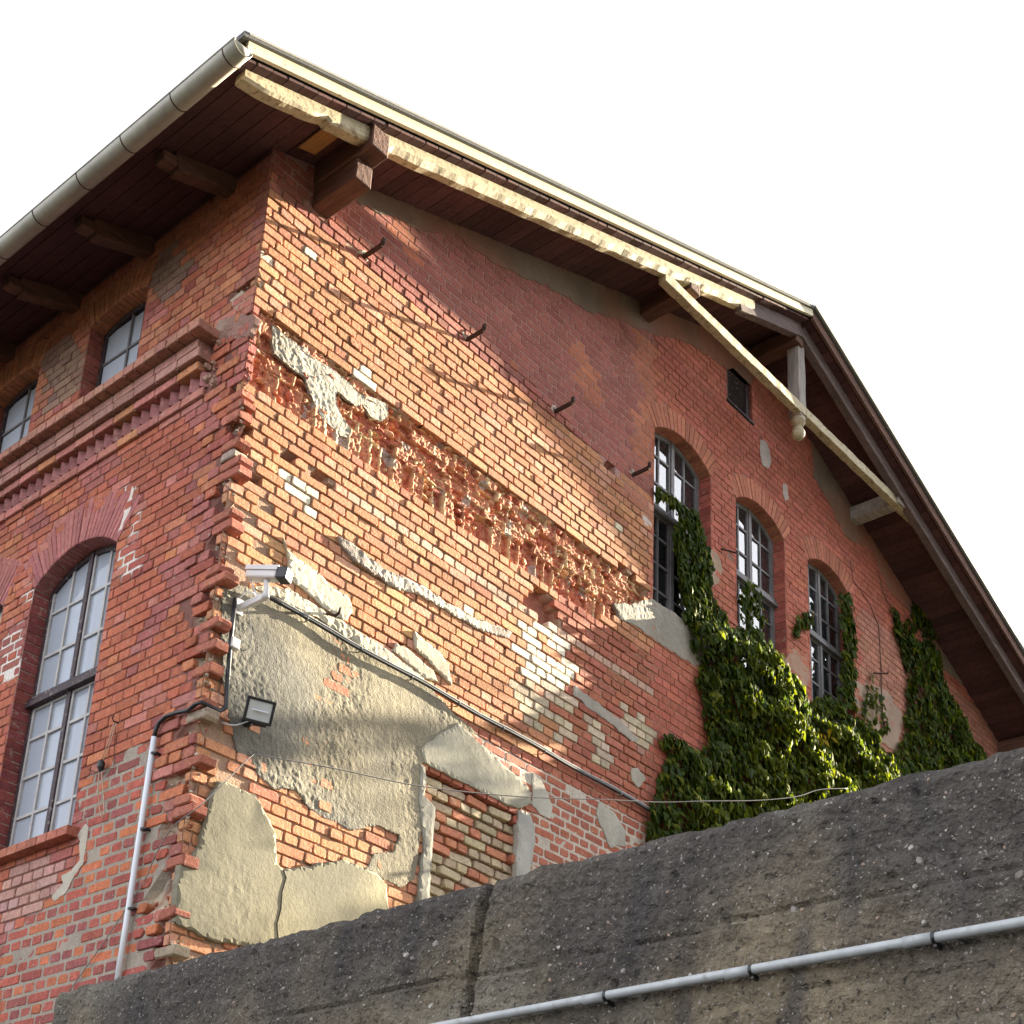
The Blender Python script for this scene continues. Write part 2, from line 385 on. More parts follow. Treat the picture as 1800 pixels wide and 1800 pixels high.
def reveal_mortar(mb, fr, o, depth, col, mi=1):
    for side in (0, 1):
        u = o.u0 - .006 if side == 0 else o.u1 + .006
        mb.add([fr(u, o.z0, 0), fr(u, o.z0, -depth), fr(u, o.zs + .03, -depth), fr(u, o.zs + .03, 0)], [(0, 1, 2, 3) if (side == 0) == (fr is Gf) else (3, 2, 1, 0)], col, mi)
    n = 16; vs = []; fs = []
    for i in range(n + 1):
        u = o.u0 + (o.u1 - o.u0) * i / n; zt = o.top(u) + .006
        vs += [fr(u, zt, -.002), fr(u, zt, -depth)]
    for i in range(n): f = (2 * i, 2 * i + 1, 2 * i + 3, 2 * i + 2); fs.append(tuple(reversed(f)) if fr is Gf else f)
    mb.add(vs, fs, col, mi)
    mb.add([fr(o.u0, o.z0, .0), fr(o.u1, o.z0, .0), fr(o.u1, o.z0 + .02, -depth), fr(o.u0, o.z0 + .02, -depth)], [(0, 1, 2, 3) if fr is Gf else (3, 2, 1, 0)], col, mi)

def patch(name, fr, poly, th, amp, spacing, colf, mat, parent=None, edge_jit=.008, ridge=0.0, d0=0.0, ns=14.0, bulge=0.0, label=None):
    """a sheet of render clinging to the wall: ragged outline, uneven face, real thickness"""
    out = []
    n = len(poly)
    for i in range(n):
        a = Vector(poly[i]); b = Vector(poly[(i + 1) % n]); L_ = (b - a).length; k = max(1, int(L_ / (spacing * 1.1)))
        for j in range(k):
            p = a.lerp(b, j / k); nn = Vector((-(b - a).y, (b - a).x)).normalized()
            p = p + nn * (nz(p.x, p.y, 3.1, 9) * edge_jit * 2.2 + U(-edge_jit, edge_jit) * .5); out.append(p)
    bb = bbox(poly); pts = list(out); x = bb[0]
    op = [(p.x, p.y) for p in out]
    while x < bb[1]:
        y = bb[2]
        while y < bb[3]:
            q = (x + U(-.35, .35) * spacing, y + U(-.35, .35) * spacing)
            if inpoly(q, op): pts.append(Vector(q))
            y += spacing
        x += spacing
    m = len(out)
    res = delaunay_2d_cdt(pts, [], [list(range(m))], 1, 1e-5)
    V, _, F_ = res[0], res[1], res[2]
    mb = MB(); orig = res[3]; isb = [any(k < m for k in o) for o in orig] 
    vs = []; cs = []
    for k, p in enumerate(V):
        am_ = amp * max(.25, min(1.25, .75 + 1.3 * nz(p.x, p.y, 6.6, 1.9)))
        h = th + nz(p.x, p.y, 1.7, ns) * am_ * .6 + nz(p.x, p.y, 8.2, ns * 3) * am_ * .6 + nz(p.x, p.y, 2.2, 2.1) * bulge
        if isb[k]: h -= .35 * th
        vs.append(fr(p.x, p.y, d0 + h)); cs.append(colf(p.x, p.y))
    fs = [tuple(f) if fr is Gf else tuple(reversed(f)) for f in F_]
    # skirt
    ec = {}
    for f in F_:
        for a, b in zip(f, f[1:] + f[:1]): ec[(a, b)] = 1
    base = len(vs); bi = {}
    for (a, b) in list(ec):
        if (b, a) not in ec:
            for q in (a, b):
                if q not in bi:
                    bi[q] = len(vs); p = V[q]; vs.append(fr(p.x, p.y, d0 - .03)); cs.append(mix(cs[q], (.2, .16, .12), .3))
            f = (a, bi[a], bi[b], b); fs.append(f if fr is Gf else tuple(reversed(f)))
    mb.add(vs, fs, cs)
    o = mb.build(name, mat, parent)
    if label: o['label'] = label
    return o
# ------------------------------------------------------------------ ground
g = MB(); g.add([(-1500, -1500, 0), (1500, -1500, 0), (1500, 1500, 0), (-1500, 1500, 0)], [(0, 1, 2, 3)])
tag(g.build('ground', M['ground']), kind='structure')

# ------------------------------------------------------------------ the brick building
HOUSE = empty('brick_building', (0, 0, 0))
tag(HOUSE, 'weathered red brick building with a gable, damaged end wall, tall arched windows and overhanging roof', 'building')
W = 13.06; APX = 6.53; DEEP = 11.0
def deck(x): return 10.05 + .398 * x if x <= APX else 12.65 - .395 * (x - APX)
def yout(x): return -.66 - .06 * max(0, min(1, x / APX)) if x <= APX else -.72 - .10 * (x - APX) / 6.5

GW = [Opening(4.72, 5.68, 8.55, 10.50, .17), Opening(6.15, 7.10, 8.55, 10.50, .17), Opening(7.60, 8.54, 8.55, 10.50, .17)]
VENT = Opening(6.02, 6.50, 11.62, 12.13, 0)
GO = GW + [VENT]
FW = [Opening(1.25 + 1.47 * i, 2.29 + 1.47 * i, 5.05, 7.24, .19) for i in range(4)]
FU = [Opening(1.39 + 1.47 * i, 2.14 + 1.47 * i, 8.62, 9.58, .07) for i in range(4)]
FO = FW + FU

# ---- gable wall zones (wall coordinates, metres)
holes = [Zone(p) for p in ([(2.958, 7.949), (3.138, 7.974), (3.327, 7.905), (3.41, 7.756), (3.267, 7.636), (3.082, 7.681), (2.938, 7.692)],
   [(2.704, 7.334), (2.856, 7.328), (2.911, 7.24), (2.782, 7.193), (2.69, 7.242)], [(4.11, 8.714), (4.226, 8.803), (4.322, 8.705), (4.274, 8.581), (4.156, 8.592)],
   [(4.399, 8.743), (4.503, 8.754), (4.523, 8.628), (4.419, 8.606)], [(2.153, 9.685), (2.248, 9.709), (2.323, 9.644), (2.245, 9.564), (2.173, 9.602)],
   [(0.391, 7.687), (0.466, 7.703), (0.513, 7.66), (0.468, 7.606), (0.404, 7.625)], [(0.692, 7.699), (0.797, 7.716), (0.837, 7.611), (0.786, 7.498), (0.715, 7.552), (0.675, 7.623)],
   [(-0.101, 7.615), (0.041, 7.734), (0.137, 7.747), (0.171, 7.643), (0.122, 7.568), (0.008, 7.519), (-0.066, 7.533)], [(-0.082, 7.253), (0.102, 7.359), (0.247, 7.37), (0.215, 7.316), (0.07, 7.243), (-0.054, 7.186)],
   [(1.555, 6.763), (1.666, 6.823), (1.727, 6.795), (1.674, 6.734), (1.606, 6.721)], [(3.996, 9.667), (4.079, 9.734), (4.116, 9.633), (4.041, 9.566)])]
z_white = [Zone(p) for p in ([(0.428, 7.519), (0.566, 7.57), (0.792, 7.539), (0.769, 7.373), (0.684, 7.336), (0.553, 7.346), (0.459, 7.399)],
   [(2.848, 7.457), (3.186, 7.773), (3.414, 7.677), (3.574, 7.483), (3.635, 7.324), (3.445, 7.051), (3.119, 7.051), (2.887, 7.179)],
   [(0.929, 8.757), (1.005, 8.849), (1.11, 8.799), (1.099, 8.688), (0.985, 8.666)], [(0.369, 9.45), (0.491, 9.594), (0.557, 9.512), (0.432, 9.392)])]
z_pale = [Zone(p) for p in ([(2.879, 6.974), (3.622, 7.266), (3.589, 6.836), (3.465, 6.651), (3.178, 6.648), (2.945, 6.694)],
   [(4.25, 7.342), (4.666, 7.43), (4.714, 7.145), (4.506, 6.999), (4.322, 7.1)], [(3.785, 7.034), (4.032, 7.092), (4.093, 6.684), (3.874, 6.716)])]
NICHE = Zone([(1.94, 5.912), (2.968, 5.913), (2.986, 5.121), (2.059, 4.689)])
z_joint = [Zone(p) for p in ([(2.24, 6.347), (4.938, 6.388), (4.95, 5.182), (2.996, 4.683), (3.146, 6.003), (3.083, 6.139)],)]
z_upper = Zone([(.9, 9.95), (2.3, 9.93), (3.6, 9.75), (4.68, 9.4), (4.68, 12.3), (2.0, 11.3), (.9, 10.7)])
BZ0, BZ1 = 8.03, 8.67            # torn-off cornice band
def in_band(u, z):
    hi = BZ1 + .05 * nz(u, 3, 0, 1.7); lo = BZ0 + .03 * nz(u, 9, 0, 2.1)
    return lo < z < hi and -.1 < u < 4.60 - 1.4 * max(0, 8.45 - z) + .1 * nz(z, 0, 0, 5)
def gcol(u, z):
    r = rnd(); s = .5 + .5 * nz(u, z, 0, .9)
    a = mix((.46, .225, .120), (.40, .170, .090), s)
    if r < .06: a = mix(a, (.49, .25, .13), .5)
    elif r < .17: a = mix(a, (.33, .11, .08), .5)
    elif r < .30: a = mix(a, (.50, .26, .18), .7)
    elif r < .303: a = (.56, .48, .37)
    if z < 7.6 and rnd() < .08: a = mix(a, (.50, .29, .14), .6)
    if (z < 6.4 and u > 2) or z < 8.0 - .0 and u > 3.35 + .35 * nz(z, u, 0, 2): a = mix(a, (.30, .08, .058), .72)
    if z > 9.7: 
        a = mix(a, (.25, .075, .07), .8)  # shade below the roof painted into the upper bricks' colour
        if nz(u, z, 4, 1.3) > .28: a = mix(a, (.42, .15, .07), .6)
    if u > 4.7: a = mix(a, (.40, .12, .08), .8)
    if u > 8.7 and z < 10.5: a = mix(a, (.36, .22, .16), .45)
    return jv(a, .84, 1.14)
def g_skip(u, z):
    if z > deck(u) - .015: return True
    if any((u, z) in h for h in holes): return True
    if in_band(u, z): return True
    return False
def g_style(u, z, k):
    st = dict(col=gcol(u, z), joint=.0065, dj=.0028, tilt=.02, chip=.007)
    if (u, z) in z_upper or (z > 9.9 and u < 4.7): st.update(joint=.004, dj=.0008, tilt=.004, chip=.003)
    if u > 4.7: st.update(joint=.004, dj=.0016, tilt=.010, chip=.004)
    if any((u, z) in q for q in z_joint): st.update(joint=.009, dj=.0015, tilt=.006, d=-.001)
    if any((u, z) in q for q in z_white) and rnd() < .85: st['col'] = jv((.66, .60, .48), .85, 1.1)
    if any((u, z) in q for q in z_pale) and rnd() < .8: st['col'] = jv((.46, .38, .28), .8, 1.15)
    if (u, z) in NICHE:
        r = rnd(); st['col'] = jv(((.42, .34, .23) if r < .72 else (.46, .19, .11)), .8, 1.1)
        st.update(d=-.035, dj=.008, tilt=.10, joint=.010, chip=.008)
    if u < .35 and z < 8.1 and rnd() < .12: return None
    if u < .15 and z < 8.0 and int(z / HR + .01) % 5 >= 3 and rnd() < .6: return None
    if rnd() < .004: return None
    if 1.0 < u < 4.7 and abs(z - 7.66 + .04 * nz(u, 0, 0, 1)) < .04: st['col'] = mix(st['col'], (.50, .40, .32), .6)
    return st
def g_depth(u, z):
    if any((u, z) in h for h in holes): return -.085 + .02 * nz(u, z, 0, 14)
    if in_band(u, z): return -.11
    if (u, z) in NICHE: return -.075
    if (u, z) in z_upper or (z > 9.9 and u < 4.7): return -.0035 + .0015 * nz(u, z, 0, 12)
    if any((u, z) in q for q in z_joint): return -.004 + .005 * nz(u, z, 0, 12)
    if u > 4.7: return -.0075 + .004 * nz(u, z, 0, 9)
    return -.013 + .006 * nz(u, z, 0, 7)
def g_mcol(u, z):
    if in_band(u, z): return mix((.30, .10, .065), (.50, .40, .24), max(0, min(1, .5 + 1.3 * nz(u, z, 2, 9))))
    if any((u, z) in h for h in holes): return (.24, .09, .06)
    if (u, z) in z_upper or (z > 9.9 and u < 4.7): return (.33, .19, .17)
    if any((u, z) in q for q in z_joint): return (.44, .39, .33)
    if u > 4.7: return (.24, .135, .10)
    return (.30, .19, .13)
mb = MB()
zlo = 2.0
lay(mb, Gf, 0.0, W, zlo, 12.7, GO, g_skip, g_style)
us = grid(0.0, W, .055, [o.u0 for o in GO] + [o.u1 for o in GO]); zs = grid(zlo, 12.70, .055, [8.55, 10.50, 11.62, 12.13])
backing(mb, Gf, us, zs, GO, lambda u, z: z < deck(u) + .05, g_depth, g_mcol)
for o in GW:
    arch_bricks(mb, Gf, o, .25, lambda: jv((.40, .15, .095), .8, 1.15), d=.001, n=17)
    reveals(mb, Gf, o, .16, lambda: jv((.36, .10, .075), .75, 1.2), None)
    reveal_mortar(mb, Gf, o, .17, (.34, .27, .20))
# torn-off cornice: a rough relief of broken stumps between ridges of mortar
def vor(u, z, su, sz, seed):
    d_, _ = noise.voronoi(Vector((u * su, z * sz, seed)))
    return d_[1] - d_[0], d_[0]
def sm(a, b, x): t = max(0, min(1, (x - a) / (b - a))); return t * t * (3 - 2 * t)
ROWS = [8.03, 8.235, 8.262, 8.34, 8.42, 8.50, 8.58, 8.66]
def hsh(a, b_): v = math.sin(a * 127.1 + b_ * 311.7) * 43758.5453; return v - math.floor(v)
du = .0090; nu = int(4.75 / du); nv = int(.78 / du); vs = []; cs = []; keep_ = []
for i in range(nu + 1):
    for j in range(nv + 1):
        u = .004 + i * du; z = 7.97 + j * du; wu = u + .016 * nz(u, z, 0, 13); wz = z + .012 * nz(u, z, 4, 11)
        r_i = bisect.bisect(ROWS, wz) ; cw = .112 if r_i <= 1 else (.125 if r_i % 2 else .25); off = hsh(r_i, 3) * cw
        ci = math.floor((wu + off) / cw); fu = (wu + off) / cw - ci; z0_ = ROWS[r_i - 1] if r_i else 7.95; z1_ = ROWS[r_i] if r_i < len(ROWS) else 8.75
        eu = min(fu, 1 - fu) * cw; ez = min(wz - z0_, z1_ - wz); h1 = hsh(ci, r_i); h2 = hsh(ci + (0 if fu < .5 else 1), r_i + 17)
        fine = nz(u, z, 0, 45); med = nz(u, z, 2, 20); big = nz(u, z, 21, 3.5)
        ribu = (1 - sm(.004, .020, eu)) * (h2 < (.75 if r_i <= 1 else .5)); ribz = (1 - sm(.003, .013, ez)) * (nz(u, r_i * 3.1, 9, 5) > -.1)
        rid = max(ribu, ribz); cell = -.058 + .046 * h1 ** 2.2
        h = cell + (-.006 - cell) * rid * (.55 + .6 * nz(u, z, 7, 8)) + .010 * med + .008 * fine
        dmid = 0.0
        eb = min(z - (BZ0 - .01), (BZ1 + .02) - z)
        c = mix((.33, .085, .05), (.45, .18, .10), max(0, min(1, .3 + med + (.6 if h1 > .7 else 0))))
        c = mix(c, (.62, .50, .29), max(rid * (.55 + .5 * max(-.6, min(1, 2 * nz(u, z, 12, 3)))), 0))
        if dmid > .5: c = mix(c, (.56, .50, .39), .8)
        if nz(u, z, 20, 6) > .42: c = mix(c, (.33, .30, .27), .7)
        c = tuple(q * (1 + .35 * fine) for q in c)
        vs.append(Gf(u, z, h)); cs.append(c); keep_.append(in_band(u, z))
k_ = nv + 1
fs = [(i * k_ + j, (i + 1) * k_ + j, (i + 1) * k_ + j + 1, i * k_ + j + 1) for i in range(nu) for j in range(nv)
      if keep_[i * k_ + j] or keep_[(i + 1) * k_ + j] or keep_[i * k_ + j + 1] or keep_[(i + 1) * k_ + j + 1]]
mb.add(vs, fs, cs, 1)
for _ in range(260):         # odd bits of brick still bonded in
    u, z = U(.05, 4.6), U(BZ0, BZ1)
    if not in_band(u, z): continue
    if rnd() < .5: brick(mb, Gf, u - U(.02, .05), u + U(.02, .05), z - U(.014, .03), z + U(.014, .03), U(-.045, -.008), jv(((.40, .12, .07) if rnd() < .6 else (.50, .25, .14)), .7, 1.2), chip=.014, bev=.012, tilt=.3, jit=.008)
    else: shard(mb, Gf, u, z, U(-.045, .0), U(.006, .018), jv(((.56, .45, .27) if rnd() < .6 else (.42, .13, .08)), .7, 1.15))
keepers = [mb.build('gable_wall', [M['brick'], M['mortar']], HOUSE)]

# ---- street wall zones
f_joint = [Zone(p) for p in ([(0.473, 5.478), (0.705, 5.502), (1.164, 5.381), (1.285, 5.297), (1.059, 4.963), (1.021, 4.76), (1.312, 4.587), (1.9, 4.422), (1.598, 3.433), (0.417, 3.304), (0.167, 3.945), (0.12, 4.714)],
   [(1.239, 7.192), (0.959, 7.065), (0.87, 6.864), (1.078, 6.865), (1.203, 6.98)], [(1.413, 7.787), (1.133, 7.639), (1.09, 7.507), (1.345, 7.647)],
   [(1.075, 7.44), (0.982, 7.378), (1.004, 7.179), (1.099, 7.193)], [(2.467, 7.317), (2.289, 7.286), (2.219, 7.09), (2.437, 7.157)], [(2.674, 6.955), (2.368, 6.973), (2.24, 6.48), (2.528, 6.475)])]
f_grime = [Zone(p) for p in ([(1.37, 9.752), (1.169, 9.885), (0.88, 9.473), (0.974, 9.26), (1.262, 9.311), (1.372, 9.561)], [(2.871, 9.739), (2.391, 9.635), (2.159, 9.346), (2.137, 8.951), (2.631, 9.023)])]
f_pink = Zone([(2.065, 4.961), (1.413, 4.963), (1.197, 4.758), (1.346, 4.594), (1.913, 4.464)])
notches = [(8.02, .17), (7.70, .08), (7.13, .10), (6.62, .16), (6.25, .20), (5.93, .16), (5.72, .10), (5.42, .20), (5.12, .26), (4.82, .26), (4.35, .30), (4.1, .12), (9.14, .06), (8.86, .22)]
GAPS = {}; kk = 30
while kk < 101:
    kk += random.choice((1, 2, 2, 3, 4)); gl_ = random.choice((1, 1, 2, 2, 3)); gw_ = U(.05, .20)
    for _ in range(gl_): GAPS[kk] = max(.03, gw_ + U(-.05, .05)); kk += 1
def gapw(z):
    k = int(z / HR)
    return GAPS.get(k, 0)
def f_skip(u, z):
    if z > 9.98: return True
    for nzv, ln in notches:
        if abs(z - nzv) < .045 and u < ln: return True
    if 8.087 < z < 8.60 and u > .36: return True
    if z < 8.0 and u < gapw(z): return True
    return False
def f_style(u, z, k):
    r = rnd(); s = .5 + .5 * nz(u, z, 7, 1.1)
    a = mix((.41, .130, .072), (.32, .092, .060), s)
    if nz(u, z, 2, 1.5) > .10 and rnd() < .6: a = mix(a, (.27, .105, .115), .55)
    if nz(u, z, 6, 2.0) > .30 and rnd() < .7: a = mix(a, (.45, .17, .08), .6)
    if r < .05: a = mix(a, (.46, .18, .085), .7)
    elif r < .15: a = mix(a, (.42, .18, .15), .6)
    elif r < .20: a = mix(a, (.27, .07, .065), .6)
    if z > 8.6 and rnd() < .6: a = mix(a, (.46, .20, .11), .6)
    if z > 9.55: a = mix(a, (.42, .13, .06), .5)
    st = dict(joint=.0045, dj=.0016, tilt=.008, chip=.005, d=0)
    if any((u, z) in q for q in f_joint[:1]):
        st.update(joint=.010, dj=.0015, tilt=.006)
        a = mix((.38, .10, .065), (.29, .08, .07), rnd())
        if r < .25: a = mix(a, (.46, .15, .07), .8)
        elif r < .45: a = mix(a, (.22, .075, .075), .7)
    elif any((u, z) in q for q in f_joint[1:]): st.update(joint=.0085)
    if (u, z) in f_pink: a = mix(a, (.42, .28, .25), .7); st.update(joint=.007)
    if any((u, z) in q for q in f_grime): a = mix(a, (.20, .155, .12), .75)
    if u < .36 and z < 8.7: st.update(d=U(-.004, .012), dj=.004, tilt=.03, chip=.011)
    if u < .15: a = mix(a, (.33, .125, .12), .5)
    st['col'] = jv(a, .86, 1.14); return st
def f_depth(u, z):
    for nzv, ln in notches:
        if abs(z - nzv) < .06 and u < ln: return -.05 + .025 * nz(u, z, 0, 20)
    if z < 8.0 and u < gapw(z): return -.045 + .03 * nz(u, z, 0, 20)
    if any((u, z) in q for q in f_joint): return -.0025 + .002 * nz(u, z, 0, 12)
    return -.0075 + .003 * nz(u, z, 0, 9)
def f_mcol(u, z):
    for nzv, ln in notches:
        if abs(z - nzv) < .06 and u < ln: return mix((.42, .36, .27), (.28, .15, .10), rnd())
    if any((u, z) in q for q in f_joint[:1]): return (.29, .25, .205)
    if any((u, z) in q for q in f_joint[1:]): return (.62, .57, .52)
    return (.17, .075, .06)
mb = MB()
FL = 7.2
lay(mb, Ff, 0.0, FL, zlo, 10.02, FO, f_skip, f_style)
us = grid(0.0, FL, .055, [o.u0 for o in FO] + [o.u1 for o in FO]); zs = grid(zlo, 10.05, .055, [5.05, 7.24, 8.62, 9.58])
backing(mb, Ff, us, zs, FO, lambda u, z: True, f_depth, f_mcol)
for o in FW:
    arch_bricks(mb, Ff, o, .37, lambda: jv((.36, .135, .125), .85, 1.12), d=.001, n=26)
    reveals(mb, Ff, o, .16, lambda: jv((.24, .065, .06), .75, 1.15), None)
    reveal_mortar(mb, Ff, o, .17, (.46, .40, .34))
for o in FU:
    arch_bricks(mb, Ff, o, .25, lambda: jv((.44, .17, .08), .8, 1.15), d=.003, n=13)
    reveals(mb, Ff, o, .20, lambda: jv((.34, .10, .075), .8, 1.15), None)
    reveal_mortar(mb, Ff, o, .21, (.26, .15, .12))
# toothing at the corner: stretchers left sticking out where a neighbouring wall was bonded in
k = int(3.3 / HR)
while k * HR < 8.02:
    z = k * HR; zc = z + HR / 2
    if not any(abs(zc - a) < .05 for a, b in notches):
        if k not in GAPS and rnd() < .85:
            out = U(.03, .10) if zc < 7.4 else U(.0, .05)
            c = jv(((.34, .12, .08) if rnd() < .9 else (.30, .24, .18)), .8, 1.15)
            brick(mb, Ff, -out, .13, z + .006, z + HR - .006, U(.004, .016), c, chip=.014, bev=.008, tilt=.05, jit=.004, back=.11)
    k += 1
for a, ln in notches:        # crumbled brick and mortar inside the gaps
    for _ in range(int(ln * 70)):
        shard(mb, Ff, U(-.02, ln), a + U(-.035, .03), U(-.055, -.02), U(.008, .018), jv(((.44, .39, .30) if rnd() < .55 else (.34, .12, .08)), .8, 1.15))
for _ in range(150):
    z = U(3.4, 8.7); u = abs(random.gauss(0, .07)) - .03
    shard(mb, Ff, u, z, U(-.010, .003), U(.005, .013), jv(((.46, .41, .33) if rnd() < .6 else (.38, .14, .10)), .8, 1.15))
mb.build('street_wall', [M['brick'], M['mortar']], HOUSE)

# ---- cornice on the street wall
mb = MB()
def ccol(): return jv(((.38, .15, .12) if rnd() < .8 else (.46, .20, .10)), .82, 1.15)
def crow(z0, z1, d, L_, u0, back=.25, colf=ccol, jn=.004):
    u = u0
    while u < FL:
        brick(mb, Ff, u + jn, min(u + L_, FL) - jn, z0 + .004, z1 - .004, d + U(-.003, .003), colf(), chip=.005, bev=.004, tilt=.01, back=back); u += L_
        mb.add([Ff(u - L_, z0 + .002, d - .012), Ff(u, z0 + .002, d - .012), Ff(u, z1 - .002, d - .012), Ff(u - L_, z1 - .002, d - .012)], [(3, 2, 1, 0)], (.28, .19, .15), 1)
crow(8.087, 8.165, .026, .25, .42)
crow(8.285, 8.36, .074, .25, .44)
crow(8.36, 8.44, .112, .25, .40, colf=lambda: jv((.33, .17, .14), .8, 1.1))
crow(8.44, 8.52, .112, .25, .43, colf=lambda: jv((.34, .17, .14), .8, 1.1))
crow(8.52, 8.60, .19, .125, .33, back=.33, colf=lambda: jv((.38, .18, .13), .8, 1.1))
u = .45
while u < FL:            # dog-tooth course: bricks on end, turned cornerwise
    a = .08
    P = [Ff(u - .056, 8.165, -.02), Ff(u, 8.165, .040), Ff(u + .056, 8.165, -.02), Ff(u - .056, 8.285, -.02), Ff(u, 8.285, .040), Ff(u + .056, 8.285, -.02)]
    mb.add(P, [(0, 1, 4, 3), (1, 2, 5, 4), (3, 4, 5), (2, 1, 0)], jv((.34, .15, .145), .85, 1.1)); u += .113
mb.add([Ff(.40, 8.165, -.018), Ff(FL, 8.165, -.018), Ff(FL, 8.285, -.018), Ff(.40, 8.285, -.018)], [(3, 2, 1, 0)], (.2, .09, .08), 1)
for _ in range(16): shard(mb, Ff, U(.30, .42), U(8.12, 8.62), U(.0, .05), U(.015, .035), (.36, .22, .17))
mb.build('cornice', [M['brick'], M['mortar']], HOUSE)

# ---- render patches on the gable wall
def pc(base, tint=None, zt=0, s=2.2, am=.16):
    def f(u, z):
        v = 1 + am * nz(u, z, 4, s) * 2 + .14 * nz(u, z * .25, 3, 8); c = tuple(b * v for b in base)
        if tint: c = mix(c, tint, max(0, min(1, .5 + 1.6 * nz(u, z, 9, 1.4) + zt)))
        return c
    return f
P_ROUGH = [(0.046, 6.483), (0.262, 6.543), (0.404, 6.562), (0.854, 6.582), (1.341, 6.539), (1.887, 6.549), (2.055, 6.49), (2.233, 6.424), (2.477, 6.371), (2.189, 6.212), (1.928, 5.921), (1.928, 5.666), (1.966, 5.505), (1.951, 5.242), (1.929, 5.045), (1.784, 4.939), (1.457, 4.969), (1.522, 5.104), (1.705, 5.171), (1.747, 5.303), (1.527, 5.313), (1.326, 5.204), (1.095, 5.207), (0.918, 5.226), (0.81, 5.307), (0.624, 5.26), (0.479, 5.297), (0.418, 5.4), (0.305, 5.396), (0.219, 5.589), (0.124, 5.874), (0.064, 6.17)]
patch('plaster', Gf, P_ROUGH, .008, .0058, .013, pc((.225, .198, .14), (.155, .147, .125)), M['plaster'], HOUSE, bulge=.01, label='rough grey render under the cable conduit')
patch('plaster', Gf, [(2.256, 6.368), (3.089, 6.146), (3.124, 6.034), (2.967, 5.927), (1.939, 5.925), (1.895, 6.016), (2.024, 6.165)], .020, .003, .03, pc((.30, .285, .23)), M['plaster_smooth'], HOUSE)
patch('plaster', Gf, [(1.895, 5.9), (1.953, 5.895), (1.962, 5.678), (2.072, 5.629), (2.074, 5.282), (2.068, 5.025), (2.068, 4.774), (1.997, 4.746), (1.965, 5.027), (1.982, 5.338), (1.929, 5.535)], .022, .004, .03, pc((.25, .24, .205)), M['plaster_smooth'], HOUSE)
patch('plaster', Gf, [(2.974, 5.925), (3.122, 5.948), (3.182, 5.746), (3.153, 5.536), (3.149, 5.168), (2.988, 5.095), (2.977, 5.572)], .022, .004, .03, pc((.33, .325, .295)), M['plaster_smooth'], HOUSE)
P_LOW = [(0.176, 5.144), (0.28, 5.155), (0.465, 5.156), (0.568, 5.077), (0.664, 4.955), (0.706, 4.777), (0.757, 4.743), (1.026, 4.866), (1.25, 4.961), (1.51, 4.97), (1.655, 4.916), (1.694, 4.749), (1.762, 4.607), (1.122, 4.355), (0.715, 4.217), (0.413, 4.157), (0.178, 4.164), (0.005, 4.193), (-0.012, 4.362), (-0.007, 4.541), (0.051, 4.595), (0.106, 4.711), (0.12, 4.899), (0.138, 5.043)]
patch('plaster', Gf, P_LOW, .030, .0020, .024, pc((.27, .24, .155), (.20, .185, .135), 0, 1.5, .3), M['plaster_smooth'], HOUSE, ns=9, label='thick smooth yellowish render at the foot of the corner')
patch('plaster', Gf, [(0.187, 8.62), (0.261, 8.612), (0.422, 8.592), (0.644, 8.596), (0.787, 8.609), (0.929, 8.6), (1.031, 8.563), (1.12, 8.595), (1.298, 8.65), (1.337, 8.571), (1.264, 8.46), (1.177, 8.452), (1.067, 8.495), (1.01, 8.439), (0.832, 8.457), (0.808, 8.422), (0.828, 8.346), (0.985, 8.2), (0.981, 8.138), (0.894, 8.115), (0.696, 8.156), (0.584, 8.28), (0.522, 8.392), (0.369, 8.381), (0.227, 8.394)], -.004, .009, .012, pc((.36, .34, .285), (.22, .20, .165), .1, 11, .14), M['plaster'], HOUSE, d0=-.01, label='torn pale render above the stripped cornice')
patch('plaster', Gf, [(0.475, 7.034), (0.514, 6.966), (0.606, 6.924), (0.734, 6.923), (0.923, 6.882), (1.086, 6.862), (1.14, 6.77), (1.085, 6.682), (0.92, 6.68), (0.76, 6.713), (0.587, 6.751), (0.538, 6.78), (0.539, 6.89)], .020, .004, .024, pc((.42, .39, .31)), M['plaster_smooth'], HOUSE)
patch('plaster', Gf, [(0.262, 6.543), (0.396, 6.622), (0.561, 6.682), (0.764, 6.68), (0.949, 6.662), (1.135, 6.669), (1.385, 6.649), (1.674, 6.618), (1.883, 6.594), (1.869, 6.551), (1.34, 6.547), (0.853, 6.59), (0.403, 6.57)], .010, .010, .022, pc((.42, .38, .29)), M['plaster'], HOUSE)
patch('plaster', Gf, [(1.564, 6.739), (1.674, 6.734), (1.812, 6.712), (1.966, 6.676), (2.021, 6.606), (1.884, 6.585), (1.685, 6.623), (1.555, 6.657)], .016, .004, .02, pc((.40, .355, .28)), M['plaster_smooth'], HOUSE)
patch('plaster', Gf, [(1.747, 6.898), (1.813, 6.89), (1.979, 6.862), (2.108, 6.796), (2.165, 6.645), (2.058, 6.669), (1.888, 6.736), (1.765, 6.774)], .020, .004, .02, pc((.40, .35, .27)), M['plaster_smooth'], HOUSE)
patch('plaster', Gf, [(0.94, 7.284), (1.047, 7.303), (1.264, 7.26), (1.494, 7.258), (1.786, 7.308), (2.046, 7.298), (2.352, 7.311), (2.817, 7.391), (2.754, 7.311), (2.41, 7.238), (2.103, 7.227), (1.794, 7.225), (1.562, 7.159), (1.304, 7.154), (1.105, 7.179), (0.98, 7.221)], .020, .012, .018, pc((.42, .38, .32), (.28, .24, .21)), M['plaster'], HOUSE, bulge=.015)
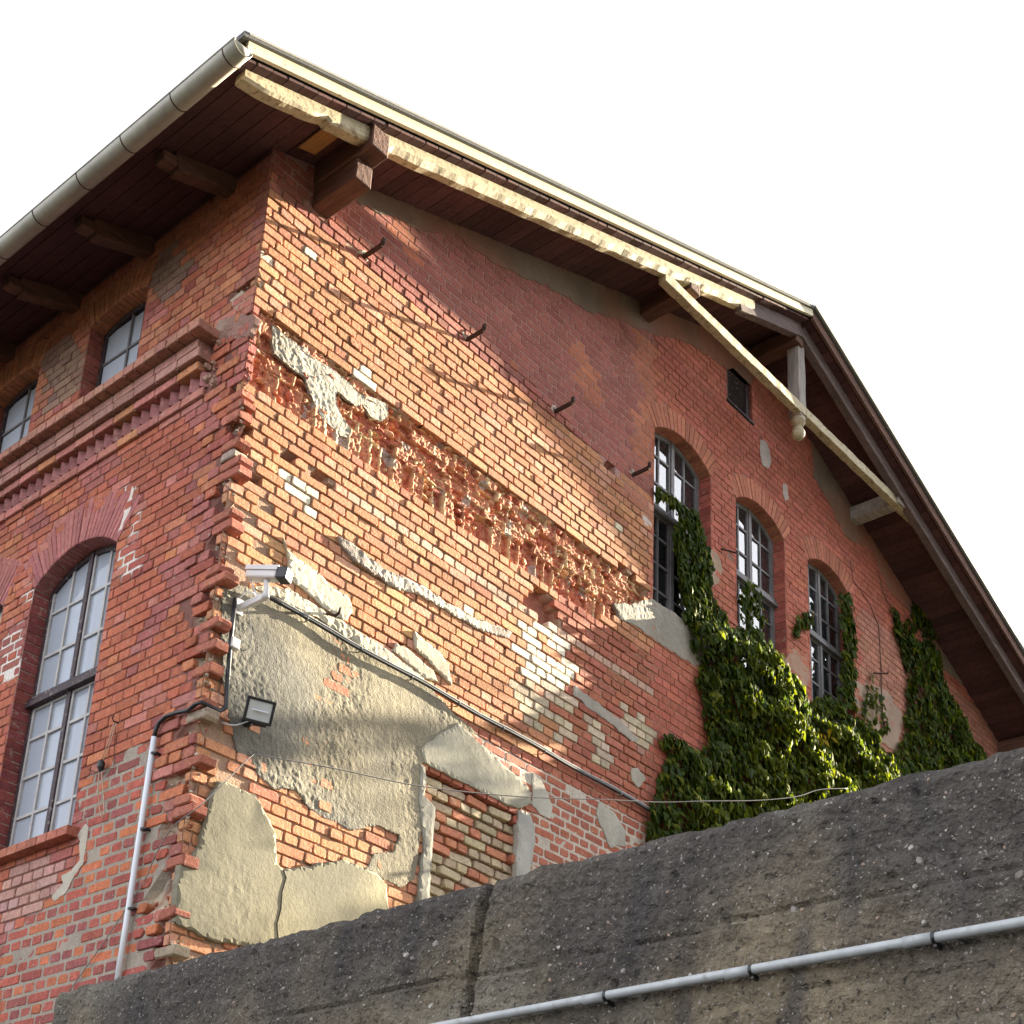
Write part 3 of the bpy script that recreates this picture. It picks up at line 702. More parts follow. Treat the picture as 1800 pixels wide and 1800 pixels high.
patch('plaster', Gf, [(4.123, 8.288), (4.39, 8.405), (4.691, 8.609), (5.007, 8.623), (5.334, 8.638), (5.673, 8.597), (5.671, 8.382), (5.4, 8.22), (5.056, 8.21), (4.741, 8.203), (4.462, 8.219), (4.226, 8.178)], .006, .007, .022, pc((.27, .25, .21), (.26, .19, .15)), M['plaster_smooth'], HOUSE, label='grey render below the leftmost gable window')
patch('plaster', Gf, [(4.411, 6.803), (4.509, 6.85), (4.635, 6.8), (4.529, 6.671), (4.43, 6.704)], .008, .004, .02, pc((.36, .33, .27)), M['plaster_smooth'], HOUSE)
patch('plaster', Gf, [(3.98, 6.355), (4.199, 6.32), (4.361, 6.211), (4.348, 6.084), (4.147, 5.998), (4.034, 6.137), (3.939, 6.23)], .008, .004, .024, pc((.38, .36, .31)), M['plaster_smooth'], HOUSE)
patch('plaster', Gf, [(3.136, 6.289), (3.271, 6.25), (3.4, 6.092), (3.356, 5.98), (3.237, 5.978), (3.138, 6.024)], .008, .004, .022, pc((.38, .36, .31)), M['plaster_smooth'], HOUSE)
patch('plaster', Gf, [(3.622, 7.266), (3.854, 7.242), (4.213, 7.208), (4.503, 7.118), (4.438, 7.06), (4.111, 7.113), (3.78, 7.148), (3.611, 7.172)], .008, .005, .022, pc((.33, .30, .26)), M['plaster_smooth'], HOUSE)
patch('plaster', Gf, [(6.649, 11.521), (6.767, 11.561), (6.834, 11.498), (6.876, 11.361), (6.801, 11.23), (6.685, 11.207), (6.643, 11.312)], .005, .006, .02, pc((.40, .36, .33)), M['plaster_smooth'], HOUSE)
patch('plaster', Gf, [(7.107, 11.215), (7.204, 11.24), (7.22, 11.073), (7.145, 11.002), (7.101, 11.08)], .004, .005, .02, pc((.42, .36, .33)), M['plaster_smooth'], HOUSE)
patch('plaster', Gf, [(4.489, 9.424), (4.561, 9.432), (4.678, 9.403), (4.688, 9.346), (4.563, 9.328)], .003, .002, .02, pc((.48, .42, .38)), M['plaster_smooth'], HOUSE)
patch('plaster', Gf, [(5.642, 9.659), (5.804, 9.645), (5.885, 9.523), (5.8, 9.3), (5.679, 9.227)], .001, .003, .02, pc((.34, .25, .18)), M['plaster_smooth'], HOUSE)
patch('plaster', Gf, [(6.997, 8.934), (7.204, 9.226), (7.537, 9.307), (7.566, 8.981), (7.328, 8.713), (7.042, 8.691)], .000, .003, .03, pc((.33, .21, .15)), M['plaster_smooth'], HOUSE)
patch('plaster', Gf, [(8.547, 9.472), (9.376, 9.645), (9.788, 9.482), (9.513, 8.935), (8.894, 8.907), (8.578, 9.061)], .001, .003, .035, pc((.33, .24, .18)), M['plaster_smooth'], HOUSE)
mb = MB(); mb.tube([Gf(*p_, .030) for p_ in [(0.753, 4.738), (0.778, 4.693), (0.758, 4.592), (0.763, 4.481), (0.744, 4.382), (0.773, 4.261)]], .0045, 5, (.06, .05, .04)); mb.build('plaster_crack', M['mortar'], HOUSE)
# mortar bedding under the sloping soffit
lowL = [(0.851, 10.2), (1.139, 10.324), (1.558, 10.461), (1.877, 10.693), (2.351, 10.745), (2.719, 10.854), (2.969, 10.978), (3.643, 11.149), (4.075, 11.336), (4.692, 11.583), (5.285, 11.885), (5.975, 11.994)]
poly = [(lowL[0][0] - .2, deck(lowL[0][0] - .2) + .0)] + lowL + [(6.5, 12.45), (6.5, 12.62)] + [(x, deck(x) + .01) for x in (5.5, 4.5, 3.5, 2.5, 1.5)]
patch('plaster', Gf, poly, .007, .004, .04, pc((.165, .12, .088), (.24, .105, .07), .15), M['plaster_smooth'], HOUSE, edge_jit=.02)
lowR = [(7.778, 12.448), (7.8, 11.721), (8.175, 11.51), (8.425, 11.299), (8.655, 11.305), (9.125, 11.433), (9.523, 11.083), (10.116, 11.053), (10.845, 10.625)]
poly = lowR + [(x, deck(x) + .01) for x in (11.6, 10.5, 9.6, 8.7, 8.0, 7.6)]
patch('plaster', Gf, poly, .006, .004, .04, pc((.19, .14, .105), (.28, .12, .08), .15), M['plaster_smooth'], HOUSE, edge_jit=.02)
# street wall: settlement crack filled with mortar below the sill
patch('plaster', Ff, [(1.08, 5.047), (1.035, 5.017), (1.027, 4.886), (1.034, 4.763), (1.076, 4.733), (1.127, 4.686), (1.185, 4.593), (1.289, 4.575), (1.334, 4.599), (1.227, 4.679), (1.267, 4.734), (1.156, 4.75), (1.082, 4.804), (1.116, 4.937), (1.155, 4.993)], .004, .002, .02, pc((.45, .41, .34)), M['plaster_smooth'], HOUSE)
for pl in ([(1.158, 7.664), (1.128, 7.618), (1.151, 7.424), (1.196, 7.324), (1.246, 7.251), (1.268, 7.287), (1.225, 7.392), (1.19, 7.534)],):
    patch('plaster', Ff, pl, .003, .001, .015, pc((.60, .54, .48)), M['plaster_smooth'], HOUSE)
# broken upper corner of the street wall
patch('plaster', Ff, [(0.283, 8.84), (0.155, 8.849), (0.047, 8.75), (0.061, 8.689), (0.209, 8.701)], -.004, .006, .02, pc((.40, .34, .26)), M['plaster_smooth'], HOUSE)
patch('plaster', Ff, [(0.378, 8.707), (0.118, 8.632), (-0.051, 8.512), (-0.014, 8.378), (0.209, 8.446), (0.333, 8.452), (0.434, 8.563)], .010, .02, .02, pc((.34, .28, .22), (.28, .16, .13)), M['plaster'], HOUSE)

# ---- windows
def window(fr, o, depth, name, mats, cols, rows_low, rows_up, transom, curtain=None, glass='glass', parent=HOUSE, label=None, mull=.05):
    d = -depth; mb = MB(); fw = .045
    def bar(u0, u1, z0, z1, da, db, b=mb, c=(1, 1, 1)):
        P = [fr(u0, z0, da), fr(u1, z0, da), fr(u1, z0, db), fr(u0, z0, db), fr(u0, z1, da), fr(u1, z1, da), fr(u1, z1, db), fr(u0, z1, db)]
        if fr is Gf: P = [P[3], P[2], P[1], P[0], P[7], P[6], P[5], P[4]] if False else P
        b.hexa(P, c)
    zt = o.zs
    bar(o.u0, o.u0 + fw, o.z0, o.top(o.u0 + .02), d - .06, d); bar(o.u1 - fw, o.u1, o.z0, o.top(o.u1 - .02), d - .06, d)
    bar(o.u0, o.u1, o.z0, o.z0 + fw, d - .06, d + .004)
    n = 14
    for i in range(n):           # arched head
        a = o.u0 + (o.u1 - o.u0) * i / n; b = o.u0 + (o.u1 - o.u0) * (i + 1) / n
        P = []
        for dd in (d - .06, d + .002): P += [fr(a, o.top(a) - fw, dd), fr(b, o.top(b) - fw, dd), fr(b, o.top(b) + .01, dd), fr(a, o.top(a) + .01, dd)]
        mb.add(P, [(0, 1, 2, 3), (7, 6, 5, 4), (0, 4, 5, 1), (3, 2, 6, 7)])
    if cols == 4: bar(o.uc - mull / 2, o.uc + mull / 2, o.z0, o.top(o.uc), d - .05, d + .012)
    if transom: bar(o.u0, o.u1, transom - .045, transom + .03, d - .06, d + .03); bar(o.u0, o.u1, transom - .055, transom - .02, d - .06, d + .045)
    win = mb.build(name, mats[0], parent, bevel=.004)
    if label: win['label'] = label
    # glazing bars
    mu = MB(); t = .011
    us_ = [o.u0 + fw + (o.u1 - o.u0 - 2 * fw) * i / cols for i in range(1, cols)]
    for i, u in enumerate(us_):
        if cols == 4 and i == 1: continue
        bar(u - t, u + t, o.z0, o.top(u), d - .03, d - .004, mu)
    zb = transom or o.zs
    for i in range(1, rows_low): z = o.z0 + fw + (zb - o.z0 - fw) * i / rows_low; bar(o.u0, o.u1, z - t, z + t, d - .03, d - .005, mu)
    for i in range(1, rows_up): z = zb + (o.zs + o.rise - zb) * i / rows_up; bar(o.u0, o.u1, z - t, z + t, d - .03, d - .005, mu)
    if cols == 4:                # casement stiles
        for (a, b) in ((o.u0 + fw, o.u0 + fw + .022), (o.uc - mull / 2 - .022, o.uc - mull / 2), (o.uc + mull / 2, o.uc + mull / 2 + .022), (o.u1 - fw - .022, o.u1 - fw)):
            bar(a, b, o.z0 + fw, o.top((a + b) / 2) - fw, d - .035, d - .002, mu)
        for z in (o.z0 + fw + .012, (transom or 0) - .06, (transom or 0) + .045): 
            if transom: bar(o.u0 + fw, o.u1 - fw, z - .012, z + .012, d - .034, d - .003, mu)
    mu.build('glazing_bar', mats[1], win)
    # panes
    ul = [o.u0 + fw] + us_ + [o.u1 - fw]
    gm = MB()
    zr = [o.z0 + fw] + [o.z0 + fw + (zb - o.z0 - fw) * i / rows_low for i in range(1, rows_low)] + [zb]
    if rows_up: zr += [zb + (o.zs + o.rise - zb) * i / rows_up for i in range(1, rows_up)] + [o.zs + o.rise]
    for i in range(len(ul) - 1):
        for j in range(len(zr) - 1):
            a, b, c, e = ul[i], ul[i + 1], zr[j], zr[j + 1]; q = U(-.0025, .0025); r = U(-.002, .002)
            e = min(e, o.top((a + b) / 2))
            if e < c: continue
            gm.add([fr(a, c, d - .02 + q), fr(b, c, d - .02 - q), fr(b, e, d - .02 - q + r), fr(a, e, d - .02 + q + r)], [(0, 1, 2, 3) if fr is Gf else (3, 2, 1, 0)])
    gm.build('pane', M[glass], win)
    rm = MB(); a, b, c, e = o.u0 + .0, o.u1 - .0, o.z0, o.zs + o.rise; D0, D1 = d - .07, d - 1.0
    P = [fr(a, c, D0), fr(b, c, D0), fr(b, e, D0), fr(a, e, D0), fr(a, c, D1), fr(b, c, D1), fr(b, e, D1), fr(a, e, D1)]
    rm.add(P, [(0, 1, 5, 4), (1, 2, 6, 5), (2, 3, 7, 6), (3, 0, 4, 7), (4, 5, 6, 7)]); rm.build('room', M['dark_room'], win)
    if curtain:
        cm = MB(); n = 60; a, b = o.u0 + curtain[0], o.u1 - curtain[1]; vs = []
        for i in range(n + 1):
            u = a + (b - a) * i / n; dd = d - .11 + .012 * math.sin(i * 1.3) + .006 * math.sin(i * .41 + 1)
            vs += [fr(u, o.z0 + .02, dd), fr(u, (o.zs + o.rise), dd)]
        cm.add(vs, [(2 * i, 2 * i + 2, 2 * i + 3, 2 * i + 1) for i in range(n)]); cm.build('curtain', M['curtain'], win, smooth=True)
    return win
for i, o in enumerate(GW):
    window(Gf, o, .135, 'window', (M['frame_grey'], M['frame_grey']), 4, 4, 3, 9.755, glass='glass_gable', label=('leftmost arched gable window, half hidden by ivy', 'middle arched gable window', 'rightmost arched gable window, nearest the sloping roof edge')[i])
for i, o in enumerate(FW):
    window(Ff, o, .135, 'window', (M['frame_dark'], M['muntin']), 4, 4, 3, 6.33, curtain=(.02, .22), label=('tall arched street window with white curtain' if i == 0 else None))
for i, o in enumerate(FU):
    mbs = window(Ff, o, .125, 'window', (M['frame_dark'], M['frame_grey']), 2, 3, 0, None, glass='glass_dusty', curtain=(.02, .02), label=('small arched window under the eaves' if i == 0 else None))
# louvred vent
mb = MB(); v = VENT
for i in range(9):
    z = v.z0 + .03 + i * .055; mb.beam(Gf(v.u0 + .02, z, -.07), Gf(v.u1 - .02, z, -.07), .07, .008, up=(0, .6, 1))
for a, b in (((v.u0 + .015, v.z0), (v.u0 + .015, v.zs)), ((v.u1 - .015, v.z0), (v.u1 - .015, v.zs))): mb.beam(Gf(a[0], a[1], -.05), Gf(b[0], b[1], -.05), .03, .10, up=(1, 0, 0))
mb.add([Gf(v.u0, v.z0, -.12), Gf(v.u1, v.z0, -.12), Gf(v.u1, v.zs, -.12), Gf(v.u0, v.zs, -.12)], [(0, 1, 2, 3)])
mb.beam(Gf(v.u0 - .02, v.z0 + .012, -.01), Gf(v.u1 + .02, v.z0 + .012, -.01), .05, .025)
mb.build('vent', M['frame_dark'], HOUSE)
# street window sills
for o in FW:
    mb = MB(); u = o.u0 - .1
    while u < o.u1 + .08:
        P = [Ff(u + .003, o.z0 - .075, .0), Ff(u + .115, o.z0 - .075, .0), Ff(u + .115, o.z0 - .075, .085), Ff(u + .003, o.z0 - .075, .085),
             Ff(u + .003, o.z0 + .02, -.10), Ff(u + .115, o.z0 + .02, -.10), Ff(u + .115, o.z0 - .012, .085), Ff(u + .003, o.z0 - .012, .085)]
        mb.hexa(P, jv((.36, .13, .09), .85, 1.15)); u += .118
    mb.build('window_sill', [M['brick'], M['mortar']], HOUSE, bevel=.004)

# ------------------------------------------------------------------ roof
mb = MB()
def slope_pt(x, y, dz): return (x, y, deck(x) + dz)
for side in (0, 1):
    x = -.79 if side == 0 else APX
    while x < (APX if side == 0 else 13.85):
        x1 = min(x + .128, APX if side == 0 else 13.85); g_ = .003; yo0 = yout(x); v = U(.75, 1.25); c = tuple(q * v for q in (.080, .034, .034))
        y0 = yo0 + .012 + U(0, .004); dz = U(0, .003)
        P = [(x + g_, y0, deck(x + g_) + dz), (x1 - g_, y0, deck(x1 - g_) + dz), (x1 - g_, DEEP, deck(x1 - g_) + dz), (x + g_, DEEP, deck(x + g_) + dz),
             (x + g_, y0, deck(x + g_) + .024), (x1 - g_, y0, deck(x1 - g_) + .024), (x1 - g_, DEEP, deck(x1 - g_) + .024), (x + g_, DEEP, deck(x + g_) + .024)]
        mb.hexa(P, c); x = x1
ROOF = mb.build('roof', M['soffit'], HOUSE); ROOF['label'] = 'dark brown boarded roof underside'
mb = MB()
for (xa, xb) in ((-.84, APX), (APX, 13.95)):
    P = []
    for dz in (.12, .165):
        P += [(xa, yout(xa) - .055, deck(xa) + dz), (xb, yout(xb) - .055, deck(xb) + dz), (xb, DEEP, deck(xb) + dz), (xa, DEEP, deck(xa) + dz)]
    mb.hexa(P)
mb.build('roof_cover', M['roof'], ROOF)
mb = MB(); a = (-.80, yout(-.8) - .045, deck(-.8) + .150); b = (APX, yout(APX) - .045, deck(APX) + .150)
mb.beam(Vector(a), Vector(b), .030, .014, n=30, jit=.0005)
b2 = (13.9, yout(13.9) - .045, deck(13.9) + .158); mb.beam(Vector(b), Vector(b2), .05, .026, n=30, jit=.001)
mb.build('flashing', M['zinc'], ROOF)
mb = MB(); n = 60                 # painted verge board, left slope
for i in range(n):
    xa = -.78 + (APX + .78) * i / n; xb = -.78 + (APX + .78) * (i + 1) / n
    P = []
    for dz in (.034, .124): P += [(xa, yout(xa) - .03, deck(xa) + dz), (xb, yout(xb) - .03, deck(xb) + dz), (xb, yout(xb), deck(xb) + dz), (xa, yout(xa), deck(xa) + dz)]
    mb.hexa(P)
mb.build('verge_board', M['cream'], ROOF)
mb = MB(); xa, xb = APX, 13.85; P = []
for dz in (-.01, .128): P += [(xa, yout(xa) - .03, deck(xa) + dz), (xb, yout(xb) - .03, deck(xb) + dz), (xb, yout(xb), deck(xb) + dz), (xa, yout(xa), deck(xa) + dz)]
mb.hexa(P); mb.build('verge_board', M['wood_x'], ROOF)
def raf_y(x): return yout(x) + .085
mb = MB(); n = 150                # verge rafter, left: cream paint flaking, ragged lower edge
vs = []; fs = []; xa0, xb0 = -.70, 5.55
for i in range(n + 1):
    x = xa0 + (xb0 - xa0) * i / n; y = raf_y(x); t = i / n
    low = -.125 + .012 * nz(x, 0, 0, 5) + .002 * nz(x, 5, 0, 31) 
    if x < .05: low += .045 - .035 * abs(math.sin((x + .7) * 4.0)) 
    bevl = .02 + .022 * (x > .6) * (1 + .35 * nz(x, 2, 0, 9))
    for (yy, zz) in ((y, -.002), (y, low + bevl), (y + bevl * .9, low), (y + .10, low), (y + .10, -.002)): vs.append((x, yy, deck(x) + zz))
for i in range(n):
    for k in range(5): a = i * 5 + k; b = i * 5 + (k + 1) % 5; fs.append((a, b, b + 5, a + 5))
fs.append((0, 1, 2, 3, 4)); fs.append(tuple(reversed([n * 5 + k for k in range(5)])))
mb.add(vs, fs); mb.build('verge_rafter', M['cream_old'], ROOF)
mb = MB()
for (xa, xb) in ((5.3, APX), (APX, 13.8)):
    mb.beam((xa, raf_y(xa) + .06, deck(xa) - .085), (xb, raf_y(xb) + .06, deck(xb) - .085), .09, .16, n=12, jit=.002)
mb.build('verge_rafter', M['old_brown'], ROOF, bevel=.006)
# pale replaced soffit board next to the near purlin
mb = MB(); mb.hexa([(.12, -.56, deck(.12) - .014), (.28, -.56, deck(.28) - .014), (.28, -.12, deck(.28) - .014), (.12, -.12, deck(.12) - .014),
                    (.12, -.56, deck(.12) - .002), (.28, -.56, deck(.28) - .002), (.28, -.12, deck(.28) - .002), (.12, -.12, deck(.12) - .002)])
mb.build('soffit_patch', wood('bare_board', (.42, .22, .08), 1), ROOF)
# purlins and saddle beams
mb = MB()
mb.beam((.47, .2, 10.115), (.47, -.615, 10.115), .17, .20, n=1)
mb.build('purlin', M['wood_y'], ROOF, bevel=.012)
mb = MB(); mb.beam((.475, .2, 9.915), (.475, -.46, 9.915), .155, .19, n=1)
mb.build('saddle_beam', M['wood_y'], ROOF, bevel=.010)
for (x, zc, ye) in ((4.52, 11.70, -.60), (6.50, 12.47, -.60), (8.72, 11.70, -.62), (12.6, 10.12, -.62)):
    mb = MB(); zc = deck(x) - .11 if x < 6.5 else zc
    if x > 6.6: zc = deck(x + .08) - .09
    mb.beam((x, .2, zc), (x, ye, zc), .16, .18, n=4, jit=.002); mb.build('purlin', M['grey_x'] if x == 8.72 else M['wood_y'], ROOF, bevel=.012)
# decorative verge truss
mb = MB(); TZ = 11.42
mb.beam((4.06, -.535, 11.53), (9.38, -.545, 11.635), .085, .11, n=60, jit=.0035)
mb.build('tie_beam', M['cream_old'], ROOF, bevel=.006)
mb = MB(); mb.beam((6.58, -.50, 11.50), (6.58, -.50, 12.52), .14, .14, up=(0, 1, 0), n=8, jit=.003)
KP = mb.build('king_post', M['grey_z'], ROOF, bevel=.012)
mb = MB(); prof = [(.0, 11.22), (.055, 11.20), (.075, 11.17), (.078, 11.12), (.06, 11.09), (.035, 11.075), (.035, 11.06), (.058, 11.04), (.072, 11.00), (.066, 10.955), (.04, 10.925), (.0, 10.915)]
n = 20; vs = []; fs = []
for (r_, z) in prof:
    for k in range(n): vs.append((6.58 + math.cos(2 * math.pi * k / n) * r_, -.50 + math.sin(2 * math.pi * k / n) * r_, z + .33))
for i in range(len(prof) - 1):
    for k in range(n): fs.append((i * n + k, i * n + n + k, i * n + n + (k + 1) % n, i * n + (k + 1) % n))
mb.add(vs, fs); mb.build('finial', M['cream_old'], ROOF, smooth=True)
# eaves: rafter tails and gutter
for i in range(8):
    y = .46 + i * .985; mb = MB()
    a = (.10, y, deck(.10) - .075); b = (-.50, y, deck(-.50) - .07); mb.beam(a, b, .115, .14, n=3, jit=.002); mb.beam(b, (-.62, y, deck(-.62) - .045), .112, .085, n=1)
    mb.build('rafter_tail', M['wood_x'], ROOF, bevel=.012)
mb = MB(); gx, gz, gr = -.885, 9.640, .073; yA, yB = -.80, 8.0; n = 16; ny = 60; vs = []; fs = []
for j in range(ny + 1):
    y = yA + (yB - yA) * j / ny
    for k in range(n + 1):
        a = math.pi + math.pi * k / n; vs.append((gx + math.cos(a) * gr, y, gz + math.sin(a) * gr))
    vs.append((gx + gr - .004, y, gz)); 
for j in range(ny):
    for k in range(n): a = j * (n + 2) + k; fs.append((a, a + 1, a + n + 3, a + n + 2))
mb.add(vs, fs)
e = [(gx + math.cos(math.pi + math.pi * k / n) * gr * .98, yA + .003, gz + math.sin(math.pi + math.pi * k / n) * gr * .98) for k in range(n + 1)]
mb.add(e, [tuple(range(n + 1))]); mb.tube([(gx - gr, yA, gz), (gx - gr, yB, gz)], .009, 8); 
GUT = mb.build('gutter', M['zinc'], ROOF, smooth=True)
GUT.modifiers.new('thick', 'SOLIDIFY').thickness = .003
for y in [-0.68, -0.14, 0.41, 0.93, 1.48, 2.01] + [2.65, 3.2, 3.7]:
    mb = MB(); pts = [(gx + math.cos(math.pi + math.pi * k / 12) * (gr + .004), y, gz + math.sin(math.pi + math.pi * k / 12) * (gr + .004)) for k in range(13)] + [(-.74, y, deck(-.78) + .03)]
    mb.tube(pts, .0045, 6); mb.build('gutter_bracket', M['iron'], ROOF)
mb = MB(); mb.hexa([(-.80, -.66, deck(-.8) - .03), (-.775, -.66, deck(-.8) - .03), (-.775, 8, deck(-.8) - .03), (-.80, 8, deck(-.8) - .03), (-.80, -.66, deck(-.8) + .13), (-.775, -.66, deck(-.8) + .13), (-.775, 8, deck(-.8) + .13), (-.80, 8, deck(-.8) + .13)])
mb.build('eaves_board', M['wood_y'], ROOF)
# back and far walls close the volume
mb = MB(); mb.box(.36, 12.7, .36, .38, 2, 8.4); 
mb.add([(W, 0, 0), (W, DEEP, 0), (W, DEEP, deck(W)), (W, 0, deck(W))], [(0, 1, 2, 3)], (.3, .12, .09)); mb.add([(0, DEEP - .02, 0), (W, DEEP - .02, 0), (W, DEEP - .02, 9.9), (APX, DEEP - .02, 12.6), (0, DEEP - .02, 9.9)], [(4, 3, 2, 1, 0)], (.3, .12, .09))
mb.add([(0, FL, 0), (0, DEEP, 0), (0, DEEP, 10), (0, FL, 10)], [(3, 2, 1, 0)], (.3, .12, .09))
mb.add([(0, 0.02, 0), (W, 0.02, 0), (W, .02, 2.0), (0, .02, 2.0)], [(0, 1, 2, 3)], (.3, .12, .09)); mb.add([(.02, 0, 0), (.02, FL, 0), (.02, FL, 2.0), (.02, 0, 2.0)], [(3, 2, 1, 0)], (.3, .12, .09))
mb.build('rear_wall', M['mortar'], HOUSE)
# ------------------------------------------------------------------ concrete wall in front
CX = -1.70; CTOP = 3.105; CEND = -1.715
crack = [(-4.009, 3.12), (-3.996, 3.077), (-3.98, 3.017), (-3.967, 2.929), (-3.962, 2.842), (-3.942, 2.766), (-3.938, 2.672), (-3.933, 2.587)]
def crack_y(z):
    for (y0, z0), (y1, z1) in zip(crack, crack[1:]):
        if z1 <= z <= z0: return y0 + (y1 - y0) * (z0 - z) / (z0 - z1) + .006 * nz(z, 0, 0, 25)
    return None
SEAM = 2.815
def c_depth(y, z):
    d = .006 * nz(y * .5, z * 2, 3, 3) + .005 * nz(y * .6, z * 1.6, 0, 16) + .0045 * nz(y, z, 1, 45) + .003 * nz(y, z, 1, 110)
    p = nz(y, z, 20, 30)
    if p > .50: d -= (p - .50) * .045
    cy = crack_y(z)
    if cy is not None:
        a = abs(y - cy)
        if a < .020: d -= .055 * (1 - a / .020)
    s = abs(z - SEAM - .018 * nz(y, 0, 0, 2.3))
    if s < .010 and nz(y, 5, 0, 3) > -.25: d -= .011 * (1 - s / .010)
    s = abs(z - 2.60 - .018 * nz(y, 7, 0, 2.3))
    if s < .009 and nz(y, 9, 0, 3) > 0: d -= .008 * (1 - s / .009)
    if z < 2.44 + .01 * nz(y, 2, 0, 3): d -= .03
    t = CTOP - z
    if t < .03: d -= (.03 - t) * (.5 + .6 * nz(y, 1, 0, 12))
    return d
def c_col(y, z):
    t = max(0, min(1, (2.98 - z) / .5 + .9 * nz(y, z * 1.1, 0, 1.9) + .25 * nz(y, z, 3, 6)))
    c = mix((.074, .066, .059), (.165, .136, .094), t)
    dr = nz(y * 1.0, z * .25, 6, 9)
    if dr > .15: c = mix(c, (.05, .046, .045), min(.7, (dr - .15) * 2.2))
    r_ = nz(y, z, 9, 2.4)
    if r_ > .25: c = mix(c, (.17, .16, .135), min(.5, (r_ - .25) * 2))
    return tuple(q * (1 + .25 * nz(y, z, 5, 25)) for q in c)
mb = MB()
ys = grid(-6.6, CEND, .0135, []); zs = grid(2.15, CTOP, .0135, [])
vs = []; cs = []
for y in ys:
    for z in zs: zz = z + (.012 * nz(y, 0, 0, 7) + .005 * nz(y, 0, 0, 30) if z == zs[-1] else 0); vs.append((CX - c_depth(y, z), y, zz)); cs.append(c_col(y, z))
nn = len(zs); fs = [(i * nn + j, i * nn + j + 1, (i + 1) * nn + j + 1, (i + 1) * nn + j) for i in range(len(ys) - 1) for j in range(nn - 1)]
mb.add(vs, fs, cs)
top = [i * nn + nn - 1 for i in range(len(ys))]
b0 = len(mb.v); mb.add([(CX + .3, y, CTOP + .01) for y in ys], [], (.10, .09, .08))
mb.f += [(top[i], b0 + i, b0 + i + 1, top[i + 1]) for i in range(len(ys) - 1)]; mb.m += [0] * (len(ys) - 1)
endc = [(CX, CEND, 0)] + [tuple(vs[(len(ys) - 1) * nn + j]) for j in range(nn)] + [(CX + .3, CEND, CTOP + .01), (CX + .3, CEND, 0)]
mb.add(endc, [tuple(range(len(endc)))], (.16, .15, .12))
mb.add([(CX + .02, -6.6, 0), (CX + .02, CEND, 0), (CX + .02, CEND, 2.16), (CX + .02, -6.6, 2.16)], [(3, 2, 1, 0)], (.14, .12, .08))
mb.box(CX, CX + .3, -14, -6.6, 0, CTOP, (.09, .08, .075))
mb.add([(CX + .3, -14, 0), (CX + .3, CEND, 0), (CX + .3, CEND, CTOP + .01), (CX + .3, -14, CTOP + .01)], [(0, 1, 2, 3)], (.13, .12, .1))
for _ in range(1400):          # aggregate showing in the face
    y = U(-6.3, CEND - .02); z = U(2.3, CTOP - .01); s = .0018 + abs(random.gauss(0, .0026)); 
    if rnd() < .02: s = U(.009, .018)
    c = random.choice([(.30, .28, .25), (.24, .22, .20), (.38, .36, .32), (.18, .16, .14), (.28, .21, .16)]); x = CX - c_depth(y, z); n = 6
    a0 = U(0, 6); el = U(.6, 1); v_ = []
    for k in range(n): a = 2 * math.pi * k / n; r_ = s * U(.8, 1.2); p, q = math.cos(a) * r_, math.sin(a) * r_ * el; v_.append((x + .002, y + p * math.cos(a0) - q * math.sin(a0), z + p * math.sin(a0) + q * math.cos(a0)))
    for k in range(n): a = v_[k]; v_.append((x - s * .35, y + (a[1] - y) * .6, z + (a[2] - z) * .6))
    mb.add(v_, [(k, (k + 1) % n, n + (k + 1) % n, n + k) for k in range(n)] + [tuple(range(n, 2 * n))], c, 1)
tag(mb.build('concrete_wall', [M['concrete'], M['stone']]), 'rough dark grey concrete retaining wall with pebbles and a vertical crack', 'wall')
# pale grey pipe on it
CZ = 2.669
pr = empty('conduit_pipe', (CX - .03, -4.0, CZ)); tag(pr, 'pale grey plastic pipe clipped along the dark concrete wall', 'pipe')
mb = MB(); mb.tube([(CX - .03, -7.5 + .25 * i, CZ + .0015 * math.sin(i * .7)) for i in range(25)], .0132, 14); a = mb.build('pipe', M['pvc'], None, smooth=True); kids = [a]
for y in [-4.48, -4.935, -5.421]:
    mb = MB(); mb.tube([(CX - .03, y - .004, CZ), (CX - .03, y + .004, CZ)], .0152, 14); mb.box(CX - .03, CX + .005, y - .004, y + .004, CZ - .022, CZ - .010); kids.append(mb.build('clip', M['black'], None))
    mb = MB(); mb.tube([(CX - .03, y + .006, CZ), (CX - .03, y + .075, CZ)], .0146, 14); kids.append(mb.build('coupling', M['pvc'], None, smooth=True))
keep(pr, kids)

# ------------------------------------------------------------------ pipes and cables on the building
t = empty('cable_pipe', (-0.035, 0.417, 3.941)); tag(t, 'white plastic cable pipe with black bend climbing the street wall to the corner', 'pipe'); kids = []
mb = MB(); mb.tube([(-0.035, 0.417, 3.82), (-0.035, 0.406, 4.239), (-0.035, 0.401, 4.673), (-0.035, 0.393, 5.466)], .0185, 14); kids.append(mb.build('pipe', M['pvc_white'], None, smooth=True))
mb = MB(); mb.tube([(-0.035, 0.393, 5.462), (-0.035, 0.387, 5.519), (-0.035, 0.361, 5.559), (-0.035, 0.296, 5.583), (-0.035, 0.192, 5.577), (-0.035, 0.075, 5.558), (-.045, -.01, 5.569), (-.03, -.045, 5.582), (0.108, -0.045, 5.577), (0.144, -0.045, 5.608), (0.155, -0.045, 5.652), (0.148, -0.04, 5.792), (0.133, -0.04, 6.026), (0.129, -0.04, 6.187), (0.125, -0.04, 6.382)], .0145, 12); kids.append(mb.build('black_pipe', M['black'], None, smooth=True))
